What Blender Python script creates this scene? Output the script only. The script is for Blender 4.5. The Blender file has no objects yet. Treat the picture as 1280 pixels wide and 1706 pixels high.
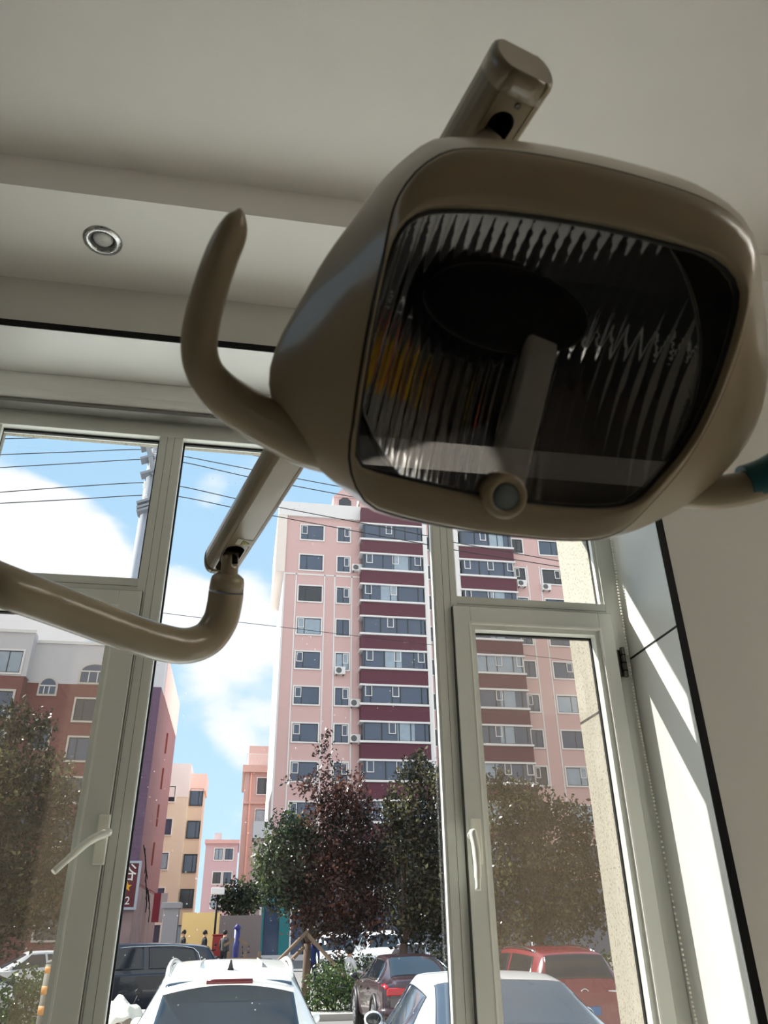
import bpy, bmesh, math, random
import numpy as np
from mathutils import Vector, Matrix
random.seed(7); RNG = np.random.default_rng(11)
C = bpy.context.scene.collection
PI = math.pi
# ------------------------------------------------------------------ camera model (room axes: x right along the window wall, y out through it, z up; eye at 0,0,0)
FPX = 1288.87
PITCH, ROLL, YAW = [math.radians(v) for v in (28.7736, -0.8165, 10.1099)]
def cam_axes():
    f = np.array([math.sin(YAW)*math.cos(PITCH), math.cos(YAW)*math.cos(PITCH), math.sin(PITCH)])
    r = np.array([math.cos(YAW), -math.sin(YAW), 0.0]); u = np.cross(r, f)
    c, s = math.cos(ROLL), math.sin(ROLL)
    return np.array([c*r+s*u, -s*r+c*u, f])
CM = cam_axes()
def ray(x, y): return CM.T @ np.array([(x-640)/FPX, -(y-853)/FPX, 1.0])
def aty(x, y, Y): d = ray(x, y); return d*Y/d[1]
def atx(x, y, X): d = ray(x, y); return d*X/d[0]
def atz(x, y, Z): d = ray(x, y); return d*Z/d[2]
def atd(x, y, D): return ray(x, y)*D
GROUND, FLOOR = -1.9, -1.05
def gz(y): return GROUND + 0.03*min(max(y-22, 0), 23)

# ------------------------------------------------------------------ materials
def lin(c):
    return tuple(((v/255)/12.92 if v/255 <= .04045 else ((v/255+.055)/1.055)**2.4) for v in c)
def mat(name, rgb, rough=.5, metal=0., var=.06, scale=8., bump=0., bscale=60., spec=.5, coat=0., rvar=.05):
    m = bpy.data.materials.new(name); m.use_nodes = True
    nt = m.node_tree; N = nt.nodes; L = nt.links; b = N['Principled BSDF']
    c = lin(rgb)
    tc = N.new('ShaderNodeTexCoord'); nz = N.new('ShaderNodeTexNoise'); nz.inputs['Scale'].default_value = scale; nz.inputs['Detail'].default_value = 4
    L.new(tc.outputs['Object'], nz.inputs['Vector'])
    mx = N.new('ShaderNodeMix'); mx.data_type = 'RGBA'
    mx.inputs[6].default_value = (*[v*(1-var) for v in c], 1); mx.inputs[7].default_value = (*[min(1, v*(1+var)) for v in c], 1)
    L.new(nz.outputs['Fac'], mx.inputs[0]); L.new(mx.outputs[2], b.inputs['Base Color'])
    mr = N.new('ShaderNodeMapRange'); mr.inputs[3].default_value = max(0, rough-rvar); mr.inputs[4].default_value = min(1, rough+rvar)
    L.new(nz.outputs['Fac'], mr.inputs[0]); L.new(mr.outputs[0], b.inputs['Roughness'])
    b.inputs['Metallic'].default_value = metal; b.inputs['Specular IOR Level'].default_value = spec; b.inputs['Coat Weight'].default_value = coat
    if bump:
        n2 = N.new('ShaderNodeTexNoise'); n2.inputs['Scale'].default_value = bscale; n2.inputs['Detail'].default_value = 5
        L.new(tc.outputs['Object'], n2.inputs['Vector'])
        bp = N.new('ShaderNodeBump'); bp.inputs['Strength'].default_value = bump; bp.inputs['Distance'].default_value = .01
        L.new(n2.outputs['Fac'], bp.inputs['Height']); L.new(bp.outputs['Normal'], b.inputs['Normal'])
    return m
def speck_mat(name, base, spot, scale, thr, rough=.9, bump=.5):
    m = mat(name, base, rough, var=.08, scale=3); nt = m.node_tree; N = nt.nodes; L = nt.links; b = N['Principled BSDF']
    tc = N.new('ShaderNodeTexCoord'); v = N.new('ShaderNodeTexNoise'); v.inputs['Scale'].default_value = scale; v.inputs['Detail'].default_value = 2
    L.new(tc.outputs['Object'], v.inputs['Vector'])
    mr = N.new('ShaderNodeMapRange'); mr.inputs[1].default_value = thr; mr.inputs[2].default_value = thr+.06
    L.new(v.outputs['Fac'], mr.inputs[0])
    old = b.inputs['Base Color'].links[0].from_socket
    mx = N.new('ShaderNodeMix'); mx.data_type = 'RGBA'; L.new(mr.outputs[0], mx.inputs[0]); L.new(old, mx.inputs[6]); mx.inputs[7].default_value = (*lin(spot), 1)
    L.new(mx.outputs[2], b.inputs['Base Color'])
    bp = N.new('ShaderNodeBump'); bp.inputs['Strength'].default_value = bump; bp.inputs['Distance'].default_value = .004
    L.new(v.outputs['Fac'], bp.inputs['Height']); L.new(bp.outputs['Normal'], b.inputs['Normal'])
    return m
def brick_mat(name, c1, c2, mortar, scale=4):
    m = mat(name, c1, .9, var=.1, scale=1.); nt = m.node_tree; N = nt.nodes; L = nt.links; b = N['Principled BSDF']
    tc = N.new('ShaderNodeTexCoord'); sp = N.new('ShaderNodeSeparateXYZ'); L.new(tc.outputs['Object'], sp.inputs[0])
    ad = N.new('ShaderNodeMath'); ad.operation = 'ADD'; L.new(sp.outputs[0], ad.inputs[0]); L.new(sp.outputs[1], ad.inputs[1])
    cb = N.new('ShaderNodeCombineXYZ'); L.new(ad.outputs[0], cb.inputs[0]); L.new(sp.outputs[2], cb.inputs[1])
    br = N.new('ShaderNodeTexBrick'); br.inputs['Scale'].default_value = scale
    br.inputs['Color1'].default_value = (*lin(c1), 1); br.inputs['Color2'].default_value = (*lin(c2), 1); br.inputs['Mortar'].default_value = (*lin(mortar), 1)
    br.inputs['Mortar Size'].default_value = .012
    L.new(cb.outputs[0], br.inputs['Vector']); L.new(br.outputs['Color'], b.inputs['Base Color'])
    return m
def glass_mat(name, tint, dust=.05, dust_rgb=(190, 175, 155), refl=.06, spots=0., rough=.0, fresnel=True):
    """a dusty pane: see-through, mirror-like at grazing angles, dust that catches the light"""
    m = bpy.data.materials.new(name); m.use_nodes = True; nt = m.node_tree; N = nt.nodes; L = nt.links
    N.remove(N['Principled BSDF']); out = N['Material Output']
    tr = N.new('ShaderNodeBsdfTransparent'); tr.inputs[0].default_value = (*tint, 1)
    gl = N.new('ShaderNodeBsdfGlossy'); gl.inputs['Roughness'].default_value = rough
    lw = N.new('ShaderNodeLayerWeight'); lw.inputs[0].default_value = .5
    pw = N.new('ShaderNodeMath'); pw.operation = 'POWER'; pw.inputs[1].default_value = 5; L.new(lw.outputs['Facing'], pw.inputs[0])
    m1 = N.new('ShaderNodeMixShader'); L.new(tr.outputs[0], m1.inputs[1]); L.new(gl.outputs[0], m1.inputs[2])
    mu = N.new('ShaderNodeMath'); mu.operation = 'MULTIPLY_ADD'; mu.inputs[1].default_value = 1-refl; mu.inputs[2].default_value = refl; mu.use_clamp = True
    L.new(pw.outputs[0], mu.inputs[0]); L.new(mu.outputs[0], m1.inputs[0])
    df = N.new('ShaderNodeBsdfDiffuse'); df.inputs[0].default_value = (*lin(dust_rgb), 1)
    tl = N.new('ShaderNodeBsdfTranslucent'); tl.inputs[0].default_value = (*lin(dust_rgb), 1)
    md = N.new('ShaderNodeMixShader'); md.inputs[0].default_value = .6; L.new(df.outputs[0], md.inputs[1]); L.new(tl.outputs[0], md.inputs[2])
    tc = N.new('ShaderNodeTexCoord'); nz = N.new('ShaderNodeTexNoise'); nz.inputs['Scale'].default_value = 3; nz.inputs['Detail'].default_value = 6
    L.new(tc.outputs['Object'], nz.inputs['Vector'])
    mr = N.new('ShaderNodeMapRange'); mr.inputs[1].default_value = .3; mr.inputs[2].default_value = .7; mr.inputs[3].default_value = dust*.7; mr.inputs[4].default_value = dust*1.3
    L.new(nz.outputs['Fac'], mr.inputs[0]); fac = mr.outputs[0]
    if spots:
        vo = N.new('ShaderNodeTexVoronoi'); vo.inputs['Scale'].default_value = 38; L.new(tc.outputs['Object'], vo.inputs['Vector'])
        s1 = N.new('ShaderNodeMapRange'); s1.inputs[1].default_value = .10; s1.inputs[2].default_value = .045; L.new(vo.outputs['Distance'], s1.inputs[0])
        n2 = N.new('ShaderNodeTexNoise'); n2.inputs['Scale'].default_value = 9; L.new(tc.outputs['Object'], n2.inputs['Vector'])
        s2 = N.new('ShaderNodeMapRange'); s2.inputs[1].default_value = .48; s2.inputs[2].default_value = .6; s2.inputs[4].default_value = spots; L.new(n2.outputs['Fac'], s2.inputs[0])
        pm = N.new('ShaderNodeMath'); pm.operation = 'MULTIPLY'; L.new(s1.outputs[0], pm.inputs[0]); L.new(s2.outputs[0], pm.inputs[1])
        mm = N.new('ShaderNodeMath'); mm.operation = 'MAXIMUM'; L.new(fac, mm.inputs[0]); L.new(pm.outputs[0], mm.inputs[1]); fac = mm.outputs[0]
    m2 = N.new('ShaderNodeMixShader'); L.new(fac, m2.inputs[0]); L.new(m1.outputs[0], m2.inputs[1]); L.new(md.outputs[0], m2.inputs[2])
    L.new(m2.outputs[0], out.inputs[0])
    return m
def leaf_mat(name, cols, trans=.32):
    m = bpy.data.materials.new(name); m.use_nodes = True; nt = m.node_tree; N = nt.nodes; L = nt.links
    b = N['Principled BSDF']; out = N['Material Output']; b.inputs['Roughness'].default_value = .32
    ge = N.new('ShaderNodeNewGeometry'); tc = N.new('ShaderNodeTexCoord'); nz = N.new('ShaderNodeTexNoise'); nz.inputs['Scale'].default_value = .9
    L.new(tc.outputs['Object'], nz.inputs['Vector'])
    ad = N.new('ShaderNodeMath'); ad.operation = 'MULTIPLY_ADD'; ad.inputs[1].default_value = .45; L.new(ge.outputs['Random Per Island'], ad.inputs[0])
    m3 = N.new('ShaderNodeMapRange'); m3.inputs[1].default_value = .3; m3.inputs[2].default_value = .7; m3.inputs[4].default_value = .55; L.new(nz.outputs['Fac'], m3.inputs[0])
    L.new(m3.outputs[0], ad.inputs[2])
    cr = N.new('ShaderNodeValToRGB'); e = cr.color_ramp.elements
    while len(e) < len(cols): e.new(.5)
    for i, c in enumerate(cols): e[i].position = (i/(len(cols)-1))**.6; e[i].color = (*lin(c), 1)  # dark and pale tones also paint shaded gaps and sunlit leaves
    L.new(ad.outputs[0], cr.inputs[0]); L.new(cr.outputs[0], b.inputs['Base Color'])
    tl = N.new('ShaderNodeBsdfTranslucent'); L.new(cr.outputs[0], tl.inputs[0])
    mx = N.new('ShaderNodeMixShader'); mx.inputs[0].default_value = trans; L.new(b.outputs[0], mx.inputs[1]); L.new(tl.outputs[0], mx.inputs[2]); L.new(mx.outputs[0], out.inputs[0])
    return m

# ------------------------------------------------------------------ mesh helpers
class MB:
    def __init__(s): s.v = []; s.f = []; s.sm = []
    def add(s, vs, fs, smooth=False):
        o = len(s.v); s.v += [tuple(float(c) for c in v) for v in vs]; s.f += [tuple(i+o for i in f) for f in fs]; s.sm += [smooth]*len(fs); return s
    def box(s, x0, x1, y0, y1, z0, z1):
        x0, x1 = min(x0, x1), max(x0, x1); y0, y1 = min(y0, y1), max(y0, y1); z0, z1 = min(z0, z1), max(z0, z1)
        return s.add([(x0,y0,z0),(x1,y0,z0),(x1,y1,z0),(x0,y1,z0),(x0,y0,z1),(x1,y0,z1),(x1,y1,z1),(x0,y1,z1)],
                     [(0,3,2,1),(4,5,6,7),(0,1,5,4),(1,2,6,5),(2,3,7,6),(3,0,4,7)])
    def obox(s, c, ax, ay, az, hx, hy, hz):
        c, ax, ay, az = [np.array(q, float) for q in (c, ax, ay, az)]
        vs = [c+sx*hx*ax+sy*hy*ay+sz*hz*az for sz in (-1,1) for sx, sy in ((-1,-1),(1,-1),(1,1),(-1,1))]
        return s.add(vs, [(0,3,2,1),(4,5,6,7),(0,1,5,4),(1,2,6,5),(2,3,7,6),(3,0,4,7)])
    def frame(s, x0, x1, z0, z1, y0, y1, t):     # rectangular ring in the xz plane
        s.box(x0, x0+t, y0, y1, z0, z1); s.box(x1-t, x1, y0, y1, z0, z1); s.box(x0+t, x1-t, y0, y1, z0, z0+t); s.box(x0+t, x1-t, y0, y1, z1-t, z1); return s
    def rings(s, rings, cap=True, smooth=True, closed=True):
        n = len(rings[0]); vs = [p for r in rings for p in r]; fs = []
        for i in range(len(rings)-1):
            for j in range(n if closed else n-1):
                k = (j+1) % n; fs.append((i*n+j, i*n+k, (i+1)*n+k, (i+1)*n+j))
        s.add(vs, fs, smooth)
        if cap:
            o = len(s.v)-len(vs); s.f.append(tuple(o+j for j in reversed(range(n)))); s.f.append(tuple(o+(len(rings)-1)*n+j for j in range(n))); s.sm += [False, False]
        return s
    def tube(s, pts, rad, n=12, cap=True, flat=1.0, up=None):
        pts = [np.array(p, float) for p in pts]; R = rad if hasattr(rad, '__len__') else [rad]*len(pts); rs = []; prev = None
        for i, p in enumerate(pts):
            t = pts[min(i+1, len(pts)-1)]-pts[max(i-1, 0)]; t = t/(np.linalg.norm(t)+1e-12)
            a = prev if prev is not None else (np.array(up, float) if up is not None else (np.array([0,0,1.]) if abs(t[2]) < .9 else np.array([1.,0,0])))
            a = a-t*a.dot(t); a /= np.linalg.norm(a)+1e-12; prev = a; b = np.cross(t, a)
            rs.append([p+R[i]*(math.cos(q)*a*flat+math.sin(q)*b) for q in np.linspace(0, 2*PI, n, endpoint=False)])
        return s.rings(rs, cap)
    def lathe(s, prof, c=(0,0,0), axis=(0,0,1), n=24, cap=True):      # prof: (radius, height along axis)
        c = np.array(c, float); t = np.array(axis, float); t /= np.linalg.norm(t)
        a = np.array([1.,0,0]) if abs(t[0]) < .9 else np.array([0,1.,0]); a = a-t*a.dot(t); a /= np.linalg.norm(a); b = np.cross(t, a)
        return s.rings([[c+h*t+r*(math.cos(q)*a+math.sin(q)*b) for q in np.linspace(0, 2*PI, n, endpoint=False)] for r, h in prof], cap)
    def prism(s, poly, y0, y1):                  # polygon in xz, extruded along y
        n = len(poly); return s.rings([[(x, y0, z) for x, z in poly], [(x, y1, z) for x, z in poly]], True, False)
    def ball(s, c, r, n=8):
        if not hasattr(r, '__len__'): r = (r, r, r)
        return s.rings([[(c[0]+r[0]*max(math.sin(a), .02)*math.cos(q), c[1]+r[1]*max(math.sin(a), .02)*math.sin(q), c[2]-r[2]*math.cos(a)) for q in np.linspace(0, 2*PI, n*2, endpoint=False)] for a in np.linspace(0, PI, n+1)], True)
    def mesh(s, name):
        me = bpy.data.meshes.new(name); me.from_pydata(s.v, [], s.f); me.update()
        for p, q in zip(me.polygons, s.sm): p.use_smooth = q
        return me
WL = {}
def put(name, mb, m, parent=None, bevel=0., world=True, solid=0., fixn=True):
    """one mesh object; vertices given in world axes are moved so that the origin is the parent's"""
    me = mb if isinstance(mb, bpy.types.Mesh) else mb.mesh(name)
    if fixn and not isinstance(mb, bpy.types.Mesh):
        bm = bmesh.new(); bm.from_mesh(me); bmesh.ops.recalc_face_normals(bm, faces=bm.faces); bm.to_mesh(me); bm.free()
    o = bpy.data.objects.new(name, me); C.objects.link(o)
    if m is not None and not me.materials: me.materials.append(m)
    if parent is not None:
        o.parent = parent
        if world: me.transform(Matrix.Translation(-Vector(WL[parent.name])))
        WL[o.name] = WL[parent.name]
    else: WL[o.name] = (0, 0, 0)
    if bevel:
        b = o.modifiers.new('Bevel', 'BEVEL'); b.width = bevel; b.segments = 2; b.limit_method = 'ANGLE'
    if solid:
        q = o.modifiers.new('Solid', 'SOLIDIFY'); q.thickness = solid
    return o
def tag(o, label=None, cat=None, group=None, kind=None):
    for k, v in (('label', label), ('category', cat), ('group', group), ('kind', kind)):
        if v: o[k] = v
    return o
def thing(name, label, cat, loc=(0,0,0), group=None, kind=None, rz=0):
    o = bpy.data.objects.new(name, None); C.objects.link(o); o.location = loc; o.rotation_euler = (0,0,rz); o.empty_display_size = .2
    WL[o.name] = tuple(float(v) for v in loc); return tag(o, label, cat, group, kind)
def recentre(o, c):                              # move a top-level mesh's origin to its base
    o.data.transform(Matrix.Translation(-Vector(c))); o.location = c; WL[o.name] = tuple(c); return o
def solo(name, mb, m, label, cat, c, group=None, kind=None, **k):
    return tag(recentre(put(name, mb, m, **k), c), label, cat, group, kind)
def struct(name, mb, m, label, **k): return tag(put(name, mb, m, **k), label, None, None, 'structure')
def cut(o, cutters, dark=None):                  # carve real holes
    cs = []
    for mb in cutters:
        c = bpy.data.objects.new('cutter', mb.mesh('cutter')); C.objects.link(c); c.location = o.location
        if o.parent: c.data.transform(Matrix.Translation(-Vector(WL[o.name]))); c.parent = o.parent; c.location = (0,0,0)
        bm = bmesh.new(); bm.from_mesh(c.data); bmesh.ops.recalc_face_normals(bm, faces=bm.faces); bm.to_mesh(c.data); bm.free()
        if dark: c.data.materials.append(dark)
        md = o.modifiers.new('b', 'BOOLEAN'); md.operation = 'DIFFERENCE'; md.solver = 'EXACT'; md.object = c; md.material_mode = 'TRANSFER'; cs.append(c)
    dg = bpy.context.evaluated_depsgraph_get(); dg.update()
    me = bpy.data.meshes.new_from_object(o.evaluated_get(dg)); o.modifiers.clear(); o.data = me
    for c in cs: bpy.data.objects.remove(c)
    return o
def copy_tree(o, parent=None):
    c = o.copy(); C.objects.link(c)
    if parent is not None: c.parent = parent
    for ch in o.children: copy_tree(ch, c)
    return c
def text_mesh(body, size, depth=.002):
    cu = bpy.data.curves.new('lettering', 'FONT'); cu.body = body; cu.size = size; cu.extrude = depth; cu.align_x = 'CENTER'; cu.align_y = 'CENTER'
    o = bpy.data.objects.new('lettering', cu); C.objects.link(o); dg = bpy.context.evaluated_depsgraph_get(); dg.update()
    me = bpy.data.meshes.new_from_object(o.evaluated_get(dg)); bpy.data.objects.remove(o); me.materials.clear(); return me
def spline(pts, n=8, closed=False):              # Catmull-Rom through points of any dimension
    P = [np.array(p, float) for p in pts]; m = len(P); out = []
    for i in range(m if closed else m-1):
        g = (lambda k: P[k % m]) if closed else (lambda k: P[min(max(k, 0), m-1)])
        a, b, c, d = g(i-1), g(i), g(i+1), g(i+2)
        for t in np.linspace(0, 1, n, endpoint=False):
            out.append(.5*((2*b)+(c-a)*t+(2*a-5*b+4*c-d)*t*t+(3*b-a-3*c+d)*t**3))
    if not closed: out.append(P[-1])
    return out
def unit(v): v = np.array(v, float); return v/np.linalg.norm(v)
# ================================================================== the room
M_wall = mat('wall_paint', (212, 211, 204), .85, var=.02, bump=.05, bscale=200)
M_tan = mat('grey_brown_wall_paint', (160, 153, 142), .85)
M_ceil = mat('ceiling_paint', (234, 232, 226), .9, var=.02, bump=.04, bscale=150)
M_panel = mat('reveal_panel', (226, 226, 222), .35, var=.015)
M_black = mat('black_trim', (7, 7, 6), .6, spec=.2)
M_floor = mat('floor_tile', (226, 221, 212), .35, var=.04)
M_pvc = mat('window_frame_white', (226, 229, 221), .35, var=.02)
M_bead_lit = mat('lit_glazing_bead', (244, 244, 238), .4, var=.02)  # lighter than the frames: light on the chamfers put into the colour
M_groove = mat('frame_groove', (92, 92, 86), .6)
M_gask = mat('rubber_gasket', (10, 10, 10), .6)
M_pebble = speck_mat('pebble_dash', (152, 148, 136), (112, 106, 94), 120, .58)
M_alu = mat('brushed_aluminium', (200, 200, 200), .28, 1., var=.08, scale=40)
M_white = mat('white_plastic', (240, 240, 228), .4, var=.02)
M_dark = mat('dark_cavity', (12, 11, 10), .7)
WY, WIN = 2.251, 2.60          # wall face and window plane
X0, X1, ZH, ZS = -1.075, 1.39, 1.893, -.98   # opening
struct('floor', MB().box(-1.9, 4.2, -3.4, WY, FLOOR-.1, FLOOR), M_floor, 'pale floor tiles of the treatment room')
struct('ceiling', MB().box(-2.0, 4.3, -3.5, 1.95, 2.265, 2.42), M_ceil, 'off white painted ceiling above the operating lamp')
beam = struct('ceiling_beam', MB().box(-1.9, 4.2, 1.837, WY+.02, 2.123, 2.3), M_ceil, 'lowered ceiling edge with a downlight above the window')
DL = (-.614, 2.027, 2.123)
cut(beam, [MB().lathe([(.043, -.05), (.043, .07)], DL)], M_dark)
n = MB(); n.box(-1.9, X0-.006, WY, 2.66, FLOOR, 2.4); n.box(X1+.006, 4.2, WY, 2.66, FLOOR, 2.4); n.box(X0-.006, X1+.006, WY, 2.66, ZH+.008, 2.4); n.box(X0-.006, X1+.006, WY, 2.66, FLOOR, ZS)
struct('wall_north', n, M_wall, 'off white window wall seen against the light')
struct('wall_east', MB().box(4.2, 4.3, -3.5, 2.66, FLOOR-.1, 2.4), M_tan, 'right side wall outside the frame')
w = MB(); YW0, YW1, ZW0, ZW1 = -.05, .55, 1.2, 2.1  # opening made up out of view to throw sun on the floor
w.box(-2.0, -1.9, -3.5, YW0, FLOOR-.1, 2.4); w.box(-2.0, -1.9, YW1, 2.66, FLOOR-.1, 2.4); w.box(-2.0, -1.9, YW0, YW1, FLOOR-.1, ZW0); w.box(-2.0, -1.9, YW0, YW1, ZW1, 2.4)
struct('wall_west', w, M_tan, 'left side wall outside the frame with an added opening that lets in a sun patch')
struct('wall_south', MB().box(-2.0, 4.3, -3.5, -3.4, FLOOR-.1, 2.4), mat('dark_wood_panelling', (70, 58, 48), .6, var=.2, scale=4), 'dark wood panelled wall behind the viewer')
# reveal lining and black corner trim
ZSEAM = .899
r = MB(); r.box(X1, X1+.006, WY-.002, WIN, ZSEAM+.005, ZH); r.box(X1, X1+.006, WY-.002, WIN, ZS, ZSEAM-.005)
put_r = struct('trim_1', r, M_panel, 'white panels lining the right window reveal, split by a dark joint')
struct('trim_2', MB().box(X1+.003, X1+.0065, WY, WIN, ZSEAM-.005, ZSEAM+.005), M_gask, 'dark joint between the reveal panels')
struct('trim_3', MB().box(X0, X1, WY-.002, WIN, ZH, ZH+.008), M_panel, 'white panel lining the window head')
b = MB(); b.box(X1, X1+.027, WY-.005, WY, ZS, ZH+.027); b.box(X0-.027, X1, WY-.005, WY, ZH, ZH+.027); b.box(X0-.027, X0, WY-.005, WY, ZS, ZH)
struct('trim_4', b, M_black, 'black corner trim framing the window opening')
struct('trim_5', MB().box(X0-.006, X0, WY-.002, WIN, ZS, ZH), M_panel, 'white panels lining the left window reveal')
# outer skin of the wall: pebble dash round the opening
e = MB(); e.box(-4.5, -1.10, 2.66, 2.95, GROUND-.1, 4.6); e.box(1.315, 5.0, 2.66, 2.95, GROUND-.1, 4.6); e.box(-1.10, 1.315, 2.66, 2.95, 1.885, 4.6); e.box(-1.10, 1.315, 2.66, 2.95, GROUND-.1, ZS)
struct('exterior_wall', e, M_pebble, 'cream pebble dash outer wall round the window')
struct('trim_6', MB().box(1.3145, 1.316, 2.66, 2.951, .735, .745), M_gask, 'thin joint in the pebble dash beside the window')
# ------------------------------------------------------------------ the window
win = tag(bpy.data.objects.new('window_1', None), 'grey framed window over the street, casements left and right of a fixed pane', None, None, 'structure'); C.objects.link(win); win.location = (.15, WIN, ZS); WL[win.name] = (.15, WIN, ZS)
ZT = 1.715
fr = MB()
fr.box(X0, X1, WIN, 2.665, ZT, ZT+.075)                               # head
fr.box(X0, -1.005, WIN, 2.665, ZS, ZT); fr.box(1.322, X1, WIN, 2.665, ZS, ZT); fr.box(-1.005, 1.322, WIN, 2.665, ZS, ZS+.06)
put('window_frame', fr, M_pvc, win, bevel=.002)
put('head_packer', MB().box(X0, X1, WIN+.02, 2.66, ZT+.075, ZH), M_pvc, win)
for x0, x1 in ((-.415, -.331), (.655, .735)):
    m_ = MB(); m_.box(x0, x1, WIN, 2.665, ZS+.06, ZT);
    mo_ = put('mullion', m_, M_pvc, win)
    for q in (.028, .055): put('groove', MB().box(x0+q, x0+q+.0013, WIN-.0006, WIN, ZS+.06, ZT), M_groove, mo_)
for x0, x1 in ((-1.005, -.415), (.735, 1.322)):
    t = MB(); t.box(x0, x1, WIN, 2.665, 1.062, 1.114); to_ = put('transom', t, M_pvc, win, bevel=.0015); put('groove', MB().box(x0, x1, WIN-.0006, WIN, 1.083, 1.0843), M_groove, to_)
g_clear = glass_mat('clean_glass', (.97, .98, .98), .002, refl=.045)
g_mid = glass_mat('speckled_glass', (.97, .98, .985), .0015, (235, 235, 235), .045, spots=.55)
g_dust = glass_mat('dusty_glass', (.86, .86, .855), .088, (168, 150, 128), .05)
def pane(x0, x1, z0, z1, g, parent=win, name='pane', y=2.645): return put(name, MB().box(x0, x1, y, y+.006, z0, z1), g, parent)
pane(-1.005, -.415, 1.114, ZT, g_clear); pane(.735, 1.322, 1.114, ZT, g_clear); pane(-.331, .655, ZS+.06, ZT, g_mid)
gk = MB()
for x0, x1, z0, z1 in ((-.331, .655, ZS+.06, ZT), (-1.005, -.415, 1.114, ZT), (.735, 1.322, 1.114, ZT)): gk.frame(x0, x1, z0, z1, 2.632, 2.644, .009)
put('gasket', gk, M_gask, win)
bd = MB(); bd.box(.6465, .655, 2.605, 2.63, ZS+.06, ZT); bd.box(-.331, -.3275, 2.602, 2.63, ZS+.06, ZT); bd.box(1.31, 1.322, 2.61, 2.63, 1.114, ZT); bd.box(-1.005, -.995, 2.61, 2.63, 1.114, ZT)
put('lit_glazing_bead', bd, M_bead_lit, win)
def sash(x0, x1, ztop, gx0, gx1, gtop, handle_at, cat):
    z0 = ZS+.062; gz0 = z0+.085
    s = MB(); YF = 2.578
    s.box(x0, gx0-.018, YF, 2.65, z0, ztop); s.box(gx1+.018, x1, YF, 2.65, z0, ztop); s.box(gx0-.018, gx1+.018, YF, 2.65, gtop+.028, ztop); s.box(gx0-.018, gx1+.018, YF, 2.65, z0, gz0-.018)
    o = put('sash', s, M_pvc, win, bevel=.002)
    b_ = MB().frame(gx0-.018, gx1+.018, gz0-.018, gtop+.028, YF+.012, 2.64, .018); put('sash_bead', b_, M_pvc, o)
    l_ = MB().frame(gx0-.024, gx1+.024, gz0-.024, gtop+.034, YF-.002, YF+.012, .007); put('sash_lip', l_, M_bead_lit, o)
    sg = MB(); sg.frame(x0-.0015, x1+.0015, z0-.0015, ztop+.0015, YF+.004, WIN, .0015); put('sash_gap', sg, M_groove, o)
    put('sash_gasket', MB().frame(gx0-.002, gx1+.004, gz0-.002, gtop+.012, 2.628, 2.642, .008), M_gask, o)
    put('sash_pane', MB().box(gx0, gx1, 2.640, 2.646, gz0, gtop+.010), g_dust, o)
    return o
sL = sash(-1.0, -.393, 1.058, -.92, -.488, .97, None, 'l')
sR = sash(.713, 1.330, 1.066, .794, 1.258, .972, None, 'r')
# handles: left one swung out, right one hanging down
def at_win(px, py, y=2.57): return aty(px, py, y)
hp = [at_win(176, 1357), at_win(163, 1441)]
xc = (hp[0][0]+hp[1][0])/2; 
put('handle_plate', MB().box(xc-.017, xc+.017, 2.560, 2.578, hp[1][2], hp[0][2]), M_white, sL, bevel=.004)
a, b2, c2 = at_win(184, 1385, 2.545), at_win(140, 1410, 2.505), at_win(89, 1453, 2.47)
h = MB(); h.tube([aty(168, 1393, 2.56), aty(172, 1391, 2.54)], .012)
h.tube(spline([a, (a+b2)/2+np.array([0,0,.006]), b2+np.array([0,0,.004]), c2], 6), [.011]+[.016]*10+[.015]*4+[.012]*4, n=12, flat=.75)
put('handle_lever', h, M_white, sL)
hp = [at_win(782, 1364), at_win(788, 1442)]; xc = .742
put('handle_plate', MB().box(xc-.016, xc+.016, 2.560, 2.578, hp[1][2], hp[0][2]), M_white, sR, bevel=.004)
h = MB(); top = aty(787, 1382, 2.53); bot = aty(797, 1483, 2.515)
h.tube([aty(785, 1392, 2.56), aty(786, 1392, 2.535)], .012)
h.tube(spline([top, top*.7+bot*.3+np.array([.006,0,0]), top*.35+bot*.65+np.array([.005,0,0]), bot], 6), [.010]+[.0155]*9+[.014]*5+[.011]*4, n=12, flat=.8)
put('handle_lever', h, M_white, sR)
hz = MB(); zc = aty(1042, 1105, 2.59)[2]
hz.tube([(1.352, 2.578, zc-.055), (1.352, 2.578, zc+.055)], .009, 10); hz.box(1.332, 1.352, 2.588, 2.599, zc-.05, zc+.05)
put('hinge', hz, mat('hinge_metal', (95, 92, 85), .4, .8), sR)
ring = MB()
for k in (-.035, -.005, .025): ring.tube([(1.352, 2.578, zc+k), (1.352, 2.578, zc+k+.004)], .0098, 10)
put('hinge_ring', ring, M_black, sR)
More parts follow.
